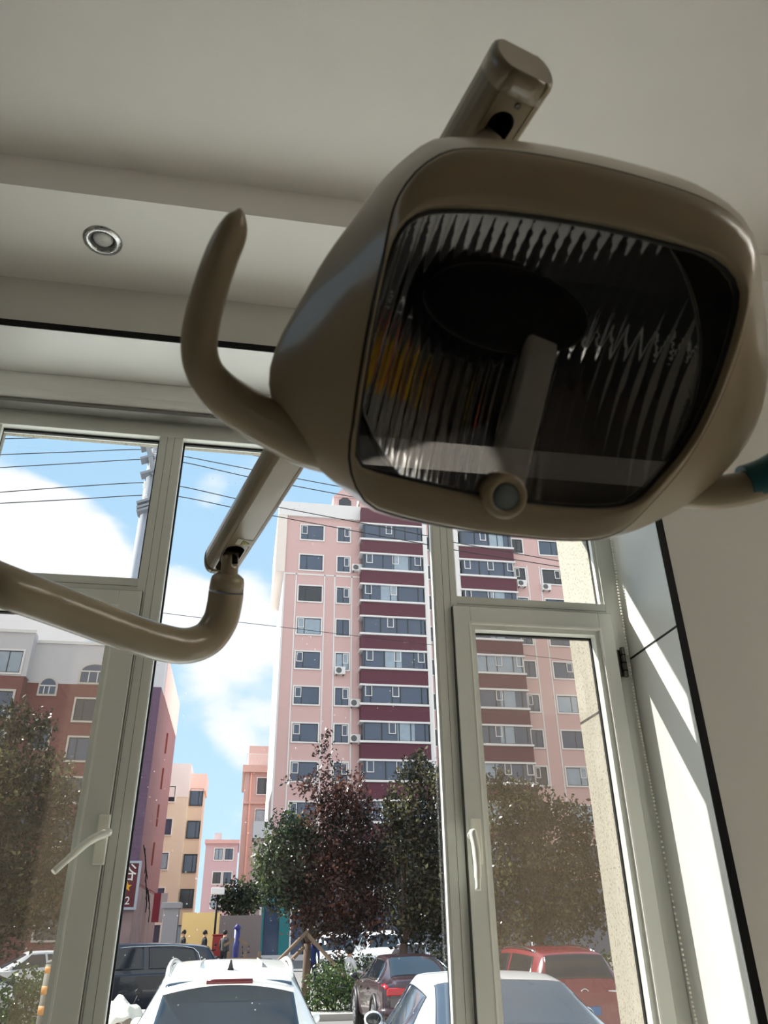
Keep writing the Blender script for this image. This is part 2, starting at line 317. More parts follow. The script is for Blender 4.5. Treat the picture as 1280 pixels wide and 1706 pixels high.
# ------------------------------------------------------------------ roller blind with bead chain
bl = thing('roller_blind', 'rolled up window blind in a pale cassette under the window head', 'blind', (.15, 2.55, ZH))
M_cas = mat('blind_cassette', (238, 238, 233), .35, var=.02)
prof = [(2.505, ZH-.001), (2.505, 1.845), (2.507, 1.822), (2.514, 1.803), (2.528, 1.793), (2.56, 1.790), (2.588, 1.790), (2.588, ZH-.001)]
put('cassette', MB().rings([[(x, y, z) for y, z in prof] for x in (X0+.004, X1-.004)], True, False), M_cas, bl, bevel=.002)
put('bottom_bar', MB().box(X0+.03, X1-.03, 2.53, 2.585, 1.772, 1.788), mat('bottom_bar_grey', (120, 118, 112), .4), bl)
ch = MB()
for pts in ([(1001, 880), (1006.8, 902), (1028.7, 1031), (1053.6, 1195), (1082, 1367), (1118, 1637), (1128, 1710)], [(1012, 880), (1019, 902), (1037.7, 1033), (1063.6, 1195), (1095, 1362), (1147, 1637), (1162, 1710)]):
    P = [atx(px, py, 1.372) for px, py in pts]; P = [np.array([1.372, 2.55, 1.79])] + P
    path = spline(P, 60); acc = 0; last = path[0]
    for p in path[1:]:
        acc += np.linalg.norm(p-last); last = p
        if acc > .0098: acc = 0; ch.ball(p, .0041, 4)
put('bead_chain', ch, mat('chain_beads', (248, 243, 226), .35), bl)
# ------------------------------------------------------------------ downlight
dl = thing('downlight', 'round recessed spotlight with a brushed metal ring in the lowered ceiling edge', 'ceiling light', DL)
put('trim_ring', MB().lathe([(.040, .002), (.042, -.006), (.052, -.008), (.065, -.003), (.066, .0), (.042, .0005)], DL, n=40, cap=False), M_alu, dl)
put('inner_baffle', MB().lathe([(.041, -.004), (.036, .012), (.030, .04)], DL, n=32, cap=False), mat('baffle_grey', (150, 150, 150), .35, .8), dl)
put('bulb', MB().lathe([(.034, .010), (.031, .004), (.020, .001), (.001, -.001)], DL, n=32, cap=False), mat('frosted_bulb_glass', (205, 205, 200), .25, var=.1, scale=90), dl)

# ------------------------------------------------------------------ behind the viewer: unseen things added for the lamp mirror's reflections
M_mat = mat('dark_rubber_mat', (34, 33, 32), .8)
for y0, y1, lab in ((-3.4, -1.60, 'unseen dark mat added along the rear wall to darken the lamp reflections'), (-1.40, -.2, 'unseen dark mat added behind the viewer to darken the lamp reflections')):
    solo('added_mat', MB().box(-1.85, 4.1, y0, y1, FLOOR, FLOOR+.012), M_mat, lab, 'mat', (1, (y0+y1)/2, FLOOR), bevel=.003)  # mats made up to keep the floor dark in the lamp's reflections
wc = thing('added_cabinet', 'unseen yellow and orange cabinet added behind the viewer to colour the lamp mirror', 'cabinet', (4.2, -1.8, -.45))  # made up to give the lamp mirror its coloured streaks
put('body', MB().box(4.0, 4.2, -2.9, -.7, -.45, .75), M_dark, wc)
for k, (y0, y1, c) in enumerate(((-2.88, -2.45, (230, 80, 25)), (-2.43, -1.95, (255, 210, 30)), (-1.93, -1.45, (255, 215, 30)), (-1.43, -1.05, (240, 120, 25)), (-1.03, -.72, (225, 60, 30)))):
    d_ = put('door', MB().box(3.98, 4.0, y0, y1, -.43, .73), mat('cabinet_door_paint', c, .5), wc, bevel=.004); put('door_handle', MB().box(3.95, 3.98, y0+.03, y0+.05, .1, .3), M_alu, d_)
# ================================================================== the dental operating lamp
M_cream = mat('cream_enamel', (166, 151, 124), .30, var=.025, scale=5, coat=.25)
M_cream2 = mat('cream_arm_enamel', (152, 139, 115), .30, var=.025, scale=5, coat=.3)
M_lampdark = mat('black_housing', (6, 6, 6), .6, spec=.2)
M_mirror = mat('reflector_mirror', (200, 200, 200), .04, 1., var=.02, rvar=.01)
M_rimm = mat('polished_rim', (200, 205, 205), .12, 1.)
M_cover = glass_mat('lamp_cover_glass', (.84, .85, .86), .004, refl=.05)
M_lens = mat('grey_lens', (128, 138, 138), .2)
M_gap = mat('seam_shadow_gap', (60, 48, 32), .6)
O_ = atd(900, 590, .52)
ncam = unit([.16, -.10, -1.]); N_ = CM.T @ ncam
vc = np.array([math.sin(math.radians(16)), math.cos(math.radians(16)), 0.]); vc = unit(vc-ncam*vc.dot(ncam)); V_ = CM.T @ vc; U_ = np.cross(V_, N_)
def loc(px, py, w=0.):                       # pixel -> (u, v) on the lamp plane at offset w along its axis
    d = ray(px, py); q = O_+w*N_; P = d*(q.dot(N_)/d.dot(N_))-O_; return np.array([P.dot(U_), P.dot(V_)])
def W(u, v, w): return O_+u*U_+v*V_+w*N_
def P3(px, py, w): return W(*loc(px, py, w), w)
NA = 96
def radial(pts, w, c):
    P = np.array(spline([loc(x, y, w) for x, y in pts], 14, True))-c
    a = np.arctan2(P[:, 1], P[:, 0]); r = np.hypot(P[:, 0], P[:, 1]); o = np.argsort(a); a, r = a[o], r[o]
    th = np.linspace(-PI, PI, NA, endpoint=False); rr = np.interp(th, np.r_[a[-1]-2*PI, a, a[0]+2*PI], np.r_[r[-1], r, r[0]])
    return np.stack([c[0]+rr*np.cos(th), c[1]+rr*np.sin(th)], 1)
SIL = [(735,229),(690,251),(640,296),(590,362),(540,432),(500,502),(470,556),(452,602),(448,642),(458,682),(480,722),(512,762),(552,800),(592,830),(622,852),(690,870),(800,888),(900,899),(960,902),(1010,898),(1060,884),(1100,866),(1150,838),(1200,796),(1245,742),(1272,680),(1282,610),(1278,540),(1270,470),(1263,425),(1248,378),(1215,340),(1150,302),(1050,271),(950,248),(850,233)]
CRE = [(765,249),(720,266),(685,297),(658,345),(641,425),(620,520),(602,620),(590,705),(583,755),(590,800),(612,838),(640,852),(700,868),(800,886),(900,897),(960,900),(1005,896),(1042,880),(1085,838),(1135,780),(1180,706),(1218,620),(1243,540),(1256,465),(1257,425),(1243,385),(1208,350),(1150,322),(1050,291),(950,268),(850,252)]
WINC = [(735,345),(690,357),(662,386),(641,440),(620,540),(601,660),(592,730),(593,770),(620,786),(700,806),(800,828),(900,842),(1000,848),(1058,838),(1100,800),(1150,738),(1190,660),(1223,565),(1237,495),(1226,458),(1190,426),(1130,405),(1000,373),(850,350)]
cen = loc(900, 590)
lamp_base = atd(-150, 918, .97); lamp_base = np.array([lamp_base[0]-.28, lamp_base[1]-.02, FLOOR])
lamp = thing('operating_lamp', 'cream dental operating lamp with a black glass face on a jointed arm', 'lamp', lamp_base)
r_sil, r_cre, r_win = radial(SIL, -.062, cen), radial(CRE, -.006, cen), radial(WINC, -.002, cen)
cin = cen
def ring3(r, w): return [W(p[0], p[1], w) for p in r]
def mix(a, b, t): return a*(1-t)+b*t
def shrink(r, s, dx=0, dy=0): return cin+(r-cin)*s+np.array([dx, dy])
secs = [(mix(r_cre, r_sil, .02), -.0075)]
for t in (.12, .3, .5, .7, .86, .96): secs.append((mix(r_cre, r_sil, t**.8), -.008-.054*t))
secs += [(r_sil, -.063), (shrink(r_sil, .985), -.075), (shrink(r_sil, .945), -.090), (shrink(r_sil, .87), -.106), (shrink(r_sil, .75), -.122), (shrink(r_sil, .58), -.135), (shrink(r_sil, .36), -.144), (shrink(r_sil, .12), -.148)]
head = MB(); head.rings([ring3(r, w) for r, w in secs], False); nn = len(head.v); head.f.append(tuple(nn-NA+j for j in range(NA))); head.sm.append(True)
head = put('lamp_head', head, M_cream, lamp)
bz = [(r_cre, -.0105), (shrink(r_cre, .997), -.005), (shrink(r_cre, .985), -.0015)] + [(mix(shrink(r_cre, .985), r_win, t), -.0015+.0045*math.sin(t*PI*.5)) for t in (.25, .5, .75)] + [(shrink(r_win, 1.01), .003), (r_win, .0015), (shrink(r_win, .997), -.003), (shrink(r_win, .994), -.012)]
put('front_bezel', MB().rings([ring3(r, w) for r, w in bz], False), M_cream, head)
put('bezel_seam', MB().tube(ring3(mix(r_cre, r_sil, .012), -.0078)+[W(*mix(r_cre, r_sil, .012)[0], -.0078)], .0011, 6), M_gap, head)
gl_r = shrink(r_win, .992)
put('window_seal', MB().tube(ring3(gl_r, -.006)+[W(*gl_r[0], -.006)], .0022, 8), mat('black_seal', (24, 24, 22), .3), head)
put('cover_glass', MB().rings([ring3(shrink(gl_r, .999), -.0055), ring3(shrink(gl_r, .999), -.0085)], True, False), M_cover, head)
# reflector dish
cd = loc(889, 590, -.022); RD = .5*(np.linalg.norm(loc(1176, 560, -.022)-loc(602, 620, -.022)))
th = np.linspace(-PI, PI, NA, endpoint=False)
rim = [W(cd[0]+RD*1.02*math.cos(a), cd[1]+RD*1.02*math.sin(a), -.024) for a in th]
hs = MB(); hs.rings([ring3(shrink(r_win, 1.0), -.011), [W(*(mix(r_win[i], np.array([cd[0]+RD*1.02*math.cos(a), cd[1]+RD*1.02*math.sin(a)]), .5)), -.022) for i, a in enumerate(th)], rim], False)
put('inner_housing', hs, M_lampdark, head)
put('reflector_rim', MB().tube([W(cd[0]+RD*math.cos(a), cd[1]+RD*math.sin(a), -.0235) for a in np.linspace(0, 2*PI, 97)], .0012, 6), M_rimm, head)
ns = 27; sw = 2*RD*1.0/ns; dish = MB(); cols = []; DEP = .045
for k in range(ns):
    for t in np.linspace(0, 1, 6, endpoint=(k == ns-1)): cols.append((k+t, t))
vs = []; NR = 91
for kt, t in cols:
    u = -RD+kt*sw; hv = math.sqrt(max(RD*RD-u*u, 1e-8))
    for v in np.linspace(-hv, hv, NR):
        h = -.024-DEP*(1-(u*u+v*v)/RD**2)
        h += .00075*(1-(2*t-1)**2)*(1 if t not in (0, 1) else 0)
        h += .00016*((v/.0042) % 1.0)
        vs.append(W(cd[0]+u, cd[1]+v, h))
fs = [(i*NR+j, (i+1)*NR+j, (i+1)*NR+j+1, i*NR+j+1) for i in range(len(cols)-1) for j in range(NR-1)]
dish.add(vs, fs, True); put('reflector', dish, M_mirror, head)
# bulb shield with its post and the round sensor boss
sh = MB(); c1 = P3(852, 512, -.030)
A1 = unit(P3(990, 545, -.030)-P3(715, 480, -.030)); B1 = unit(np.cross(N_, A1))
sh.rings([[c1+s*.062*A1*math.cos(q)*k+s*.030*B1*math.sin(q)*k+N_*h for q in np.linspace(0, 2*PI, 32, endpoint=False)] for s, k, h in ((1, .15, .006), (1, .6, .004), (1, .93, -.001), (1, 1, -.006), (1, .97, -.02))])
put('bulb_shield', sh, M_lampdark, head)
pw = [P3(838, 822, -.010), P3(850, 770, -.017), P3(877, 680, -.024), P3(899, 590, -.026), P3(903, 566, -.030)]
ax = unit(pw[2]-pw[0]); sd = unit(np.cross(ax, N_))
ps = MB(); rs = []
for p, hw in zip(pw, (.0145, .0140, .0122, .0120, .0115)):
    rs.append([p+sd*hw*cx+N_*.006*cy for cx, cy in ((-1,-1),(1,-1),(1,.4),(.8,1),(-.8,1),(-1,.4))])
ps.rings(rs, True, False); put('shield_post', ps, mat('cream_post', (232, 225, 208), .4), head, bevel=.0015)
kc = P3(838, 826, .0)
put('sensor_boss', MB().lathe([(.0155, -.02), (.0155, .004), (.0148, .0075), (.0125, .009), (.0098, .0085), (.0094, .0065)], kc, N_, 36, False), M_cream, head)
put('sensor_lens', MB().lathe([(.0096, .004), (.0094, .0072), (.006, .0085), (.0005, .009)], kc, N_, 32), M_lens, head)
# handles
def handle(pts, w, label):
    c = spline([np.r_[P3(x, y, w_), r_] for x, y, r_, w_ in pts], 8)
    d0 = np.linalg.norm(P3(400, 600, w)) 
    o = put('handle', MB().tube([q[:3] for q in c], [q[3]*np.dot(q[:3], CM[2])/FPX for q in c], 20, True, 1.0, up=N_), M_cream, lamp); tag(o, label); return o
handle([(560, 745, 47, -.07), (515, 735, 45, -.07), (470, 716, 42, -.068), (420, 690, 39, -.064), (372, 657, 36, -.058), (342, 620, 32, -.052), (332, 580, 30.5, -.048), (338, 530, 30, -.044), (352, 478, 29, -.040), (369, 428, 28, -.036), (385, 392, 26, -.034), (393, 370, 20, -.033), (398, 356, 11, -.033), (399, 347, 2, -.033)], -.06, 'curved cream handle on the left of the lamp head')
h2 = handle([(1090, 800, 30, -.075), (1150, 818, 29, -.075), (1215, 818, 29, -.07), (1285, 798, 29, -.065), (1345, 755, 29, -.06), (1385, 690, 29, -.05), (1410, 610, 28, -.045), (1432, 520, 27, -.04), (1450, 440, 22, -.036), (1458, 412, 8, -.036)], -.06, 'curved cream handle on the right of the lamp head')
sl = spline([np.r_[P3(x, y, w_), r_] for x, y, r_, w_ in [(1240, 806, 31, -.068), (1285, 792, 34, -.065), (1330, 762, 35, -.06), (1362, 725, 33, -.055)]], 6)
put('grip_sleeve', MB().tube([q[:3] for q in sl], [q[3]*np.dot(q[:3], CM[2])/FPX for q in sl], 20), mat('teal_rubber', (20, 92, 98), .45), h2)
# spring arm (the straight box arm)
B0, B1_ = atd(368, 936, 1.30), atd(866, 118, .645)
axd = unit(B1_-B0); LB = np.linalg.norm(B1_-B0); mid = (B0+B1_)/2
fw = -unit(mid); fw = unit(fw-axd*fw.dot(axd)); s0 = unit(np.cross(axd, fw))
an = math.radians(25); Fd = unit(math.cos(an)*fw+math.sin(an)*(s0 if s0.dot(CM[0]) > 0 else -s0)); Sd = unit(np.cross(axd, Fd)); Sd = Sd if Sd.dot(CM[0]) > 0 else -Sd
hw, hd = .0295, .0235
half = [(-.27, 1.0), (-.56, .99), (-.57, .945), (-.595, .945), (-.61, .98), (-.76, .88), (-.89, .66), (-.97, .36), (-1., .0), (-.97, -.4), (-.85, -.8), (-.65, -1.0)]
prof = half[::-1]+[(-a, b) for a, b in half]
def barsec(t, k=1.): return [B0+axd*t+Sd*hw*a*k+Fd*hd*b*k for a, b in prof]
arm = put('spring_arm', MB().rings([barsec(.014), barsec(LB-.012)], True, False), M_cream2, lamp)
def capsule(t0, t1, r):
    q = [(t0+r-r*math.sin(a), r*math.cos(a)) for a in np.linspace(0, PI, 13)]+[(t1-r+r*math.sin(a), -r*math.cos(a)) for a in np.linspace(0, PI, 13)]
    return MB().rings([[B0+axd*t+Sd*s+Fd*f for t, s in q] for f in (hd*1.4, -hd*.55)], True, False)
cut(arm, [capsule(LB-.16, LB-.024, .0112), capsule(.010, .098, .0145)], M_dark)
put('arm_end_cap', MB().rings([barsec(LB-.0115, 1.01), barsec(LB+.002, 1.01), barsec(LB+.006, .98), barsec(LB+.0085, .90)], True, True), M_cream2, arm)
put('arm_end_cap', MB().rings([barsec(.0135, 1.01), barsec(.004, 1.0), barsec(-.004, .93), barsec(-.009, .80)], True, True), M_cream2, arm)
sc = B0+axd*(LB-.0165)+Fd*hd+Sd*.0045
put('screw', MB().lathe([(.0030, -.001), (.0030, .0006), (.0022, .0012), (.0012, .0006), (.0004, .0005)], sc, Fd, 16), mat('steel_screw', (110, 105, 95), .35, .9), arm)
st = B0+axd*.112+Fd*(hd+.0004)+Sd*.006
def stick(pts, h0, h1): return MB().rings([[st+Sd*x+axd*y+Fd*h for x, y in pts] for h in (h0, h1)], True, False)
o = put('warning_label', stick([(-.012, -.009), (.012, -.009), (.012, .009), (-.012, .009)], 0, .0003), mat('label_paper', (222, 220, 205), .6), arm)
ca, sa = math.cos(.5), math.sin(.5)
rot = lambda pts: [(x*ca-y*sa, x*sa+y*ca) for x, y in pts]
put('warning_triangle', stick(rot([(-.0075, -.005), (.0075, -.005), (0, .0075)]), .0003, .0005), M_black, o)
put('warning_triangle_fill', stick(rot([(-.0058, -.0041), (.0058, -.0041), (0, .0056)]), .0005, .0006), mat('hazard_yellow', (200, 190, 40), .5), o)
put('warning_bolt', stick(rot([(-.0008, .003), (.0009, .003), (.0002, .0005), (.0012, .0005), (-.0008, -.003), (-.0002, -.0004), (-.0012, -.0004)]), .0006, .0007), M_black, o)
# neck at the upper end: drops out of the slot to the back of the head
p_ = B0+axd*(LB-.062)-Sd*.003
put('head_neck', MB().tube([p_-Fd*.004, p_*.5+P3(846, 262, -.115)*.5, P3(842, 300, -.118), P3(850, 420, -.125)], .0098, 14), M_cream2, lamp)
# neck at the lower end, then the round swing arm down to its column
cpt = lambda x, y, d: atd(x, y, d)
nk = [B0+axd*.062+Fd*(hd-.012), B0+axd*.050+Fd*(hd+.001), cpt(384, 930, 1.238), cpt(381, 968, 1.240)]
neck = MB().tube(spline(nk, 4), .0136, 16); neck = put('fork_neck', neck, M_cream2, lamp)
cut(neck, [MB().obox(cpt(390, 921, 1.222), CM[0], CM[1], CM[2], .0042, .018, .012)], M_dark)
cl = MB().lathe([(.0138, .030), (.0200, .026), (.0250, .022), (.0268, .016), (.0275, .0)], cpt(377, 984, 1.242), unit(cpt(381, 955, 1.242)-cpt(377, 984, 1.242)), 28); put('collar', cl, M_cream2, neck)
path = [cpt(-150, 918, .97), cpt(0, 974, .99), cpt(100, 1011, 1.05), cpt(215, 1054, 1.13), cpt(268, 1070, 1.17), cpt(310, 1076, 1.20), cpt(345, 1064, 1.225), cpt(366, 1036, 1.238), cpt(374, 1008, 1.242), cpt(377, 986, 1.242)]
p0 = path[0]; col = np.array([lamp_base[0], lamp_base[1], 0])
path = [(col[0], col[1], FLOOR), (col[0], col[1], p0[2]-.16), (col[0]+.03, col[1], p0[2]-.05), (col[0]+.12, col[1]+.01, p0[2]-.005)] + path
pth = [np.array(path[0]), np.array(path[1])]+spline([np.array(q) for q in path[1:]], 8)[1:]
put('swing_arm', MB().tube(pth, .0278, 28), M_cream2, lamp)
# ================================================================== outside: street, buildings, trees, cars
M_asph = mat('asphalt', (118, 116, 114), .9, var=.15, scale=.6, bump=.2, bscale=30)
M_pave = mat('pavement', (176, 172, 165), .9, var=.1, scale=1.5)
M_pink = mat('pink_render', (214, 180, 176), .9, var=.03, scale=.4)
M_wtrim = mat('white_trim', (232, 230, 228), .8, var=.02)
M_maroon = mat('maroon_panel', (96, 52, 66), .8, var=.06, scale=2)
M_paneb = mat('blue_window_glass', (62, 80, 104), .12, var=.25, scale=.7, spec=.8)
M_paned = mat('dark_window_glass', (38, 46, 56), .12, var=.3, scale=.9, spec=.8)
M_panec = mat('curtained_window_glass', (150, 168, 182), .18, var=.25, scale=2.5, spec=.7)
M_fdark = mat('dark_sash', (50, 58, 62), .5)
M_grey = mat('grey_render', (205, 205, 208), .9, var=.04, scale=.6)
M_brick = brick_mat('red_brick', (132, 84, 82), (120, 74, 74), (130, 92, 90), 2.2)
M_brickp = brick_mat('purple_brick', (108, 86, 108), (98, 78, 98), (112, 92, 108), 2.2)
g = MB(); ys = [2.95, 12, 22]+[22+k*2.3 for k in range(1, 11)]+[200]
g.rings([[(-90, y, gz(y)), (110, y, gz(y))] for y in ys], False, False, False)
struct('ground', g, M_asph, 'asphalt street and parking in front of the buildings', fixn=False)
rc = MB()
for x0, x1, y0, y1 in ((-40, 40, 23.4, 27.5), ): rc.box(x0, x1, y0, y1, gz(y0)-.1, gz(y1)+.02)
struct('pavement', rc, M_pave, 'pale pavement strip with the street trees')
struct('bounce_forecourt', MB().box(-40, 40, 2.95, 11.5, GROUND-.1, GROUND+.01), mat('bounce_concrete', (230, 231, 227), .85, var=.05), 'unseen ground below the window, made pale to bounce sun indoors')  # whitened ground out of view, added to reflect sun onto the ceiling
panes = [M_paneb, M_paned, M_panec]
def pick(w=(.6, .2, .2)): return panes[RNG.choice(3, p=w)]
def window(parent, x0, x1, z0, z1, y, bars=(), m=None, border=.11, fm=None, opener=None, sash=True):
    """window of a facade that faces the viewer (-y): white surround, dark sash bars, glass"""
    f = MB(); f.frame(x0-border, x1+border, z0-border, z1+border, y-.10, y+.02, border)
    o = put('window', f, fm or M_wtrim, parent)
    p = MB(); p.box(x0, x1, y-.03, y+.02, z0, z1); put('pane', p, m or pick(), o)
    if sash:
        s = MB(); s.frame(x0, x1, z0, z1, y-.06, y-.03, .05)
        for b in bars: s.box(b-.03, b+.03, y-.06, y-.03, z0, z1)
        put('sash', s, M_fdark, o)
    if opener:
        a, b, c, d = opener; q = MB().frame(a, b, c, d, y-.08, y-.03, .055); put('opening_light', q, M_wtrim, o)
    return o
def ac_unit(x, y, z, label, s=1.):
    t = thing('air_conditioner', label, 'air conditioner', (x, y, z), 'outdoor air conditioner units on the pink tower')
    put('casing', MB().box(-.42*s, .42*s, -.36, 0, 0, .62*s), M_wtrim, t, world=False, bevel=.02)
    put('fan_grille', MB().lathe([(.23*s, 0), (.23*s, .015), (.19*s, .02), (.05*s, .015), (.01, .02)], (-.1, -.36, .31*s), (0, -1, 0), 20), mat('fan_dark', (95, 98, 100), .5), t, world=False)
    put('bracket', MB().box(-.3, -.25, -.36, .0, -.06, 0).box(.25, .3, -.36, 0, -.06, 0), M_fdark, t, world=False); return t
# ---------------- the pink tower block
TY = 60.; tower = thing('apartment_tower', 'tall pink apartment tower with maroon balcony bands', 'building', (14.5, TY, gz(60)))
FH, ZTOP = 2.857, 31.55
w = MB(); w.box(2.12, 8.5, TY, TY+14, gz(60)-.3, 32.4); w.box(13.9, 17.15, TY+.6, TY+14, gz(60)-.3, 34); w.box(22.1, 27.2, TY, TY+14, gz(60)-.3, 33); w.box(8.5, 13.9, TY+.1, TY+14, gz(60)-.3, 35.2); w.box(17.1, 22.1, TY+.1, TY+14, gz(60)-.3, 35.2)
put('wall', w, M_pink, tower)
put('parapet', MB().box(1.35, 8.5, TY-.25, TY+12, 32.35, 33.7), M_wtrim, tower); put('parapet', MB().box(22.1, 27.6, TY-.25, TY+12, 32.9, 34.2), M_wtrim, tower)
put('gable_fin', MB().box(1.30, 2.12, TY-.2, TY+9, 27.0, 32.4), mat('fin_render', (236, 226, 216), .9), tower)
put('corner_trim', MB().box(2.05, 2.2, TY-.06, TY+14.05, gz(60), 27), M_wtrim, tower)
d_ = MB().box(6.15, 8.25, TY+.3, TY+4, 33.7, 34.8); d_.rings([[(6.1, y, 34.8), (7.2, y, 35.9), (8.3, y, 34.8)] for y in (TY+.2, TY+4)], True, False)
dm = put('dormer', d_, M_pink, tower); put('dormer_window', MB().prism([(6.65, 33.85), (7.75, 33.85), (7.75, 34.5), (7.2, 34.95), (6.65, 34.5)], TY+.25, TY+.32), M_paned, dm)
for x in (3.12, 5.52, 6.38, 7.83): put('wall_strip', MB().box(x-.05, x+.05, TY-.05, TY+.02, gz(60)+4, 26.95), M_wtrim, tower)
put('wall_strip', MB().box(2.12, 8.5, TY-.05, TY+.02, 26.85, 26.97), M_wtrim, tower)
for x in (22.3, 23.6, 24.75, 27.05): put('wall_strip', MB().box(x-.05, x+.05, TY-.05, TY+.02, gz(60)+4, 29.0), M_wtrim, tower)
for x in (13.92, 16.75): put('white_pilaster', MB().box(x, x+.37, TY-1.0, TY+.7, gz(60)+4, 33.5), M_wtrim, tower)
BY = TY-1.0
for k in range(10):
    zt = ZTOP-FH*k
    left = k % 2 == 0 or k in (3,)
    window(tower, 3.36, 5.3, zt-1.36, zt, TY, [3.95], pick((.75, .1, .15)), opener=(3.42, 3.92, zt-.82, zt-.04) if k not in (1, 2) else None)
    window(tower, 6.57, 7.62, zt-1.36, zt, TY, [7.12], pick((.6, .25, .15)), opener=(7.15, 7.58, zt-.85, zt-.04) if k != 3 else None)
    window(tower, 22.42, 23.37, zt-1.36, zt, TY, [22.85], pick((.5, .3, .2)), opener=(22.47, 22.85, zt-.85, zt-.04) if k % 2 else None)
    window(tower, 24.98, 26.72, zt-1.36, zt, TY, [26.15], pick((.5, .25, .25)), opener=(26.15, 26.66, zt-.8, zt-.04) if k % 3 == 1 else None)
    window(tower, 14.5, 14.85, zt-1.3, zt-.05, TY+.6, (), M_paned)
    window(tower, 16.2, 16.6, zt-1.3, zt-.05, TY+.6, (), M_paned)
    # balconies: dark glazing over a maroon apron, white sills above and below
    for x0, x1 in ((8.5, 13.88), (17.15, 22.12)):
        s = MB().box(x0, x1, BY, TY+.2, zt-2.75, zt-.50); 
        b = put('balcony', MB().box(x0, x1, BY, TY+.2, zt-1.45-.1-1.25, zt-1.45-.1), M_maroon, tower)
        put('sill', MB().box(x0-.12, x1+.06, BY-.12, TY+.1, zt-1.52, zt-1.36).box(x0-.12, x1+.06, BY-.12, TY+.1, zt-2.86, zt-2.72), M_wtrim, b)
        z0, z1 = zt-1.36, zt-.02+.12
        p = MB().box(x0+.15, x1-.1, BY+.05, TY+.2, z0, z1); put('glazing', p, pick((.7, .1, .2)), b)
        f = MB(); L_ = x1-x0
        for q in ((.05, .35, .52, .80, .95), (.03, .14, .46, .58, .9), (.05, .3, .55, .72, .93))[(k+int(x0)) % 3]: f.box(x0+L_*q-.035, x0+L_*q+.035, BY+.0, BY+.06, z0, z1)
        f.box(x0+.15, x1-.1, BY, BY+.06, z1-.08, z1); f.box(x0+.15, x1-.1, BY, BY+.06, z0, z0+.06); put('glazing_bars', f, M_fdark, b)
        for qq in ((.06, .46), (.08, .5, .86), (.40, ))[(k*2+int(x0)) % 3]: put('opening_light', MB().frame(x0+L_*qq, x0+L_*qq+.55, z1-.92, z1-.06, BY-.03, BY+.03, .06), M_wtrim, b)
        if RNG.random() < .5:
            a = x0+L_*RNG.uniform(.15, .6); put('curtain', MB().box(a, a+L_*.25, BY+.03, BY+.05, z0, z1-.08), M_panec, b)
zt = ZTOP+FH
for x0, x1 in ((8.5, 13.88), (17.15, 22.12)): 
    b = put('balcony', MB().box(x0, x1, BY, TY+.2, zt-2.8, zt-1.2), M_maroon, tower); put('sill', MB().box(x0-.12, x1+.06, BY-.12, TY+.1, zt-2.86, zt-2.72), M_wtrim, b)
def acat(x, y, Y, label): p = aty(x, y, Y); return ac_unit(p[0], p[1], p[2]-.3, label)
acat(594, 948, TY-.02, 'white air conditioner beside the second maroon balcony from the top')
acat(566, 1119, TY-.02, 'white air conditioner under a narrow window in mid height of the pink tower')
acat(591, 1173, TY-.02, 'white air conditioner beside the sixth maroon balcony, right of the narrow windows')
acat(591, 1232, TY-.02, 'white air conditioner just above the treetops beside a maroon balcony')
acat(515, 1304, TY-.02, 'white air conditioner under the lowest wide window behind the red tree')
acat(868, 974, TY-.02, 'white air conditioner with round fan seen through the upper right pane, left of two')
acat(909, 980, TY-.02, 'white air conditioner seen through the upper right pane, right of two')
# ---------------- shop front at the tower's foot and the long low shop row
M_teal = mat('teal_paint', (24, 118, 124), .5); M_navy = mat('shop_glass_dark', (58, 74, 100), .15, var=.3)
shop = thing('corner_shop', 'teal framed shop at the foot of the pink tower', 'shop', (2.7, 56.2, gz(58)))
put('wall', MB().box(1.7, 4.4, 56.2, 58.6, gz(58), 2.3), M_navy, shop)
for x0, x1, z0, z1 in ((1.7, 1.85, gz(58), 2.3), (2.85, 3.5, -.9, 1.8)): put('teal_panel', MB().box(x0, x1, 56.1, 56.2, z0, z1), M_teal, shop)
put('fascia', MB().box(1.7, 4.4, 56.05, 56.2, 1.95, 2.35), M_teal, shop)
for x0, x1, z1 in ((3.52, 3.62, 1.8), (1.56, 1.68, 2.1)): put('white_post', MB().box(x0, x1, 56.08, 56.2, gz(58), z1), M_wtrim, shop)
put('doorstep', MB().box(1.8, 4.4, 55.4, 56.1, gz(56), gz(56)+.3), M_grey, shop)
row = thing('shop_row', 'low grey shop row behind the street trees with a striped awning', 'shop', (16, 56.2, gz(58)))
put('wall', MB().box(4.6, 27, 56.2, 58.6, gz(58), 3.2), mat('slate_shopfront', (120, 126, 140), .6, var=.1, scale=.5), row)
for x0, x1 in ((6.5, 12), (14, 20)): put('shop_window', MB().box(x0, x1, 56.1, 56.2, -.8, 1.4), M_navy, row)
for k in range(5): put('awning_slat', MB().box(8.4, 12.6, 55.8, 56.15, 1.95+k*.22, 2.07+k*.22), M_wtrim, row)
lo = thing('annexe', 'small grey flat roofed annexe left of the pink tower base', 'building', (1.3, 56.4, gz(58)))
put('wall', MB().box(.94, 1.5, 56.6, 58.7, gz(58), 5.9), mat('annexe_render', (190, 176, 170), .9), lo)
put('roof_slab', MB().box(.82, 1.9, 56.4, 58.75, 5.9, 6.95), M_grey, lo)
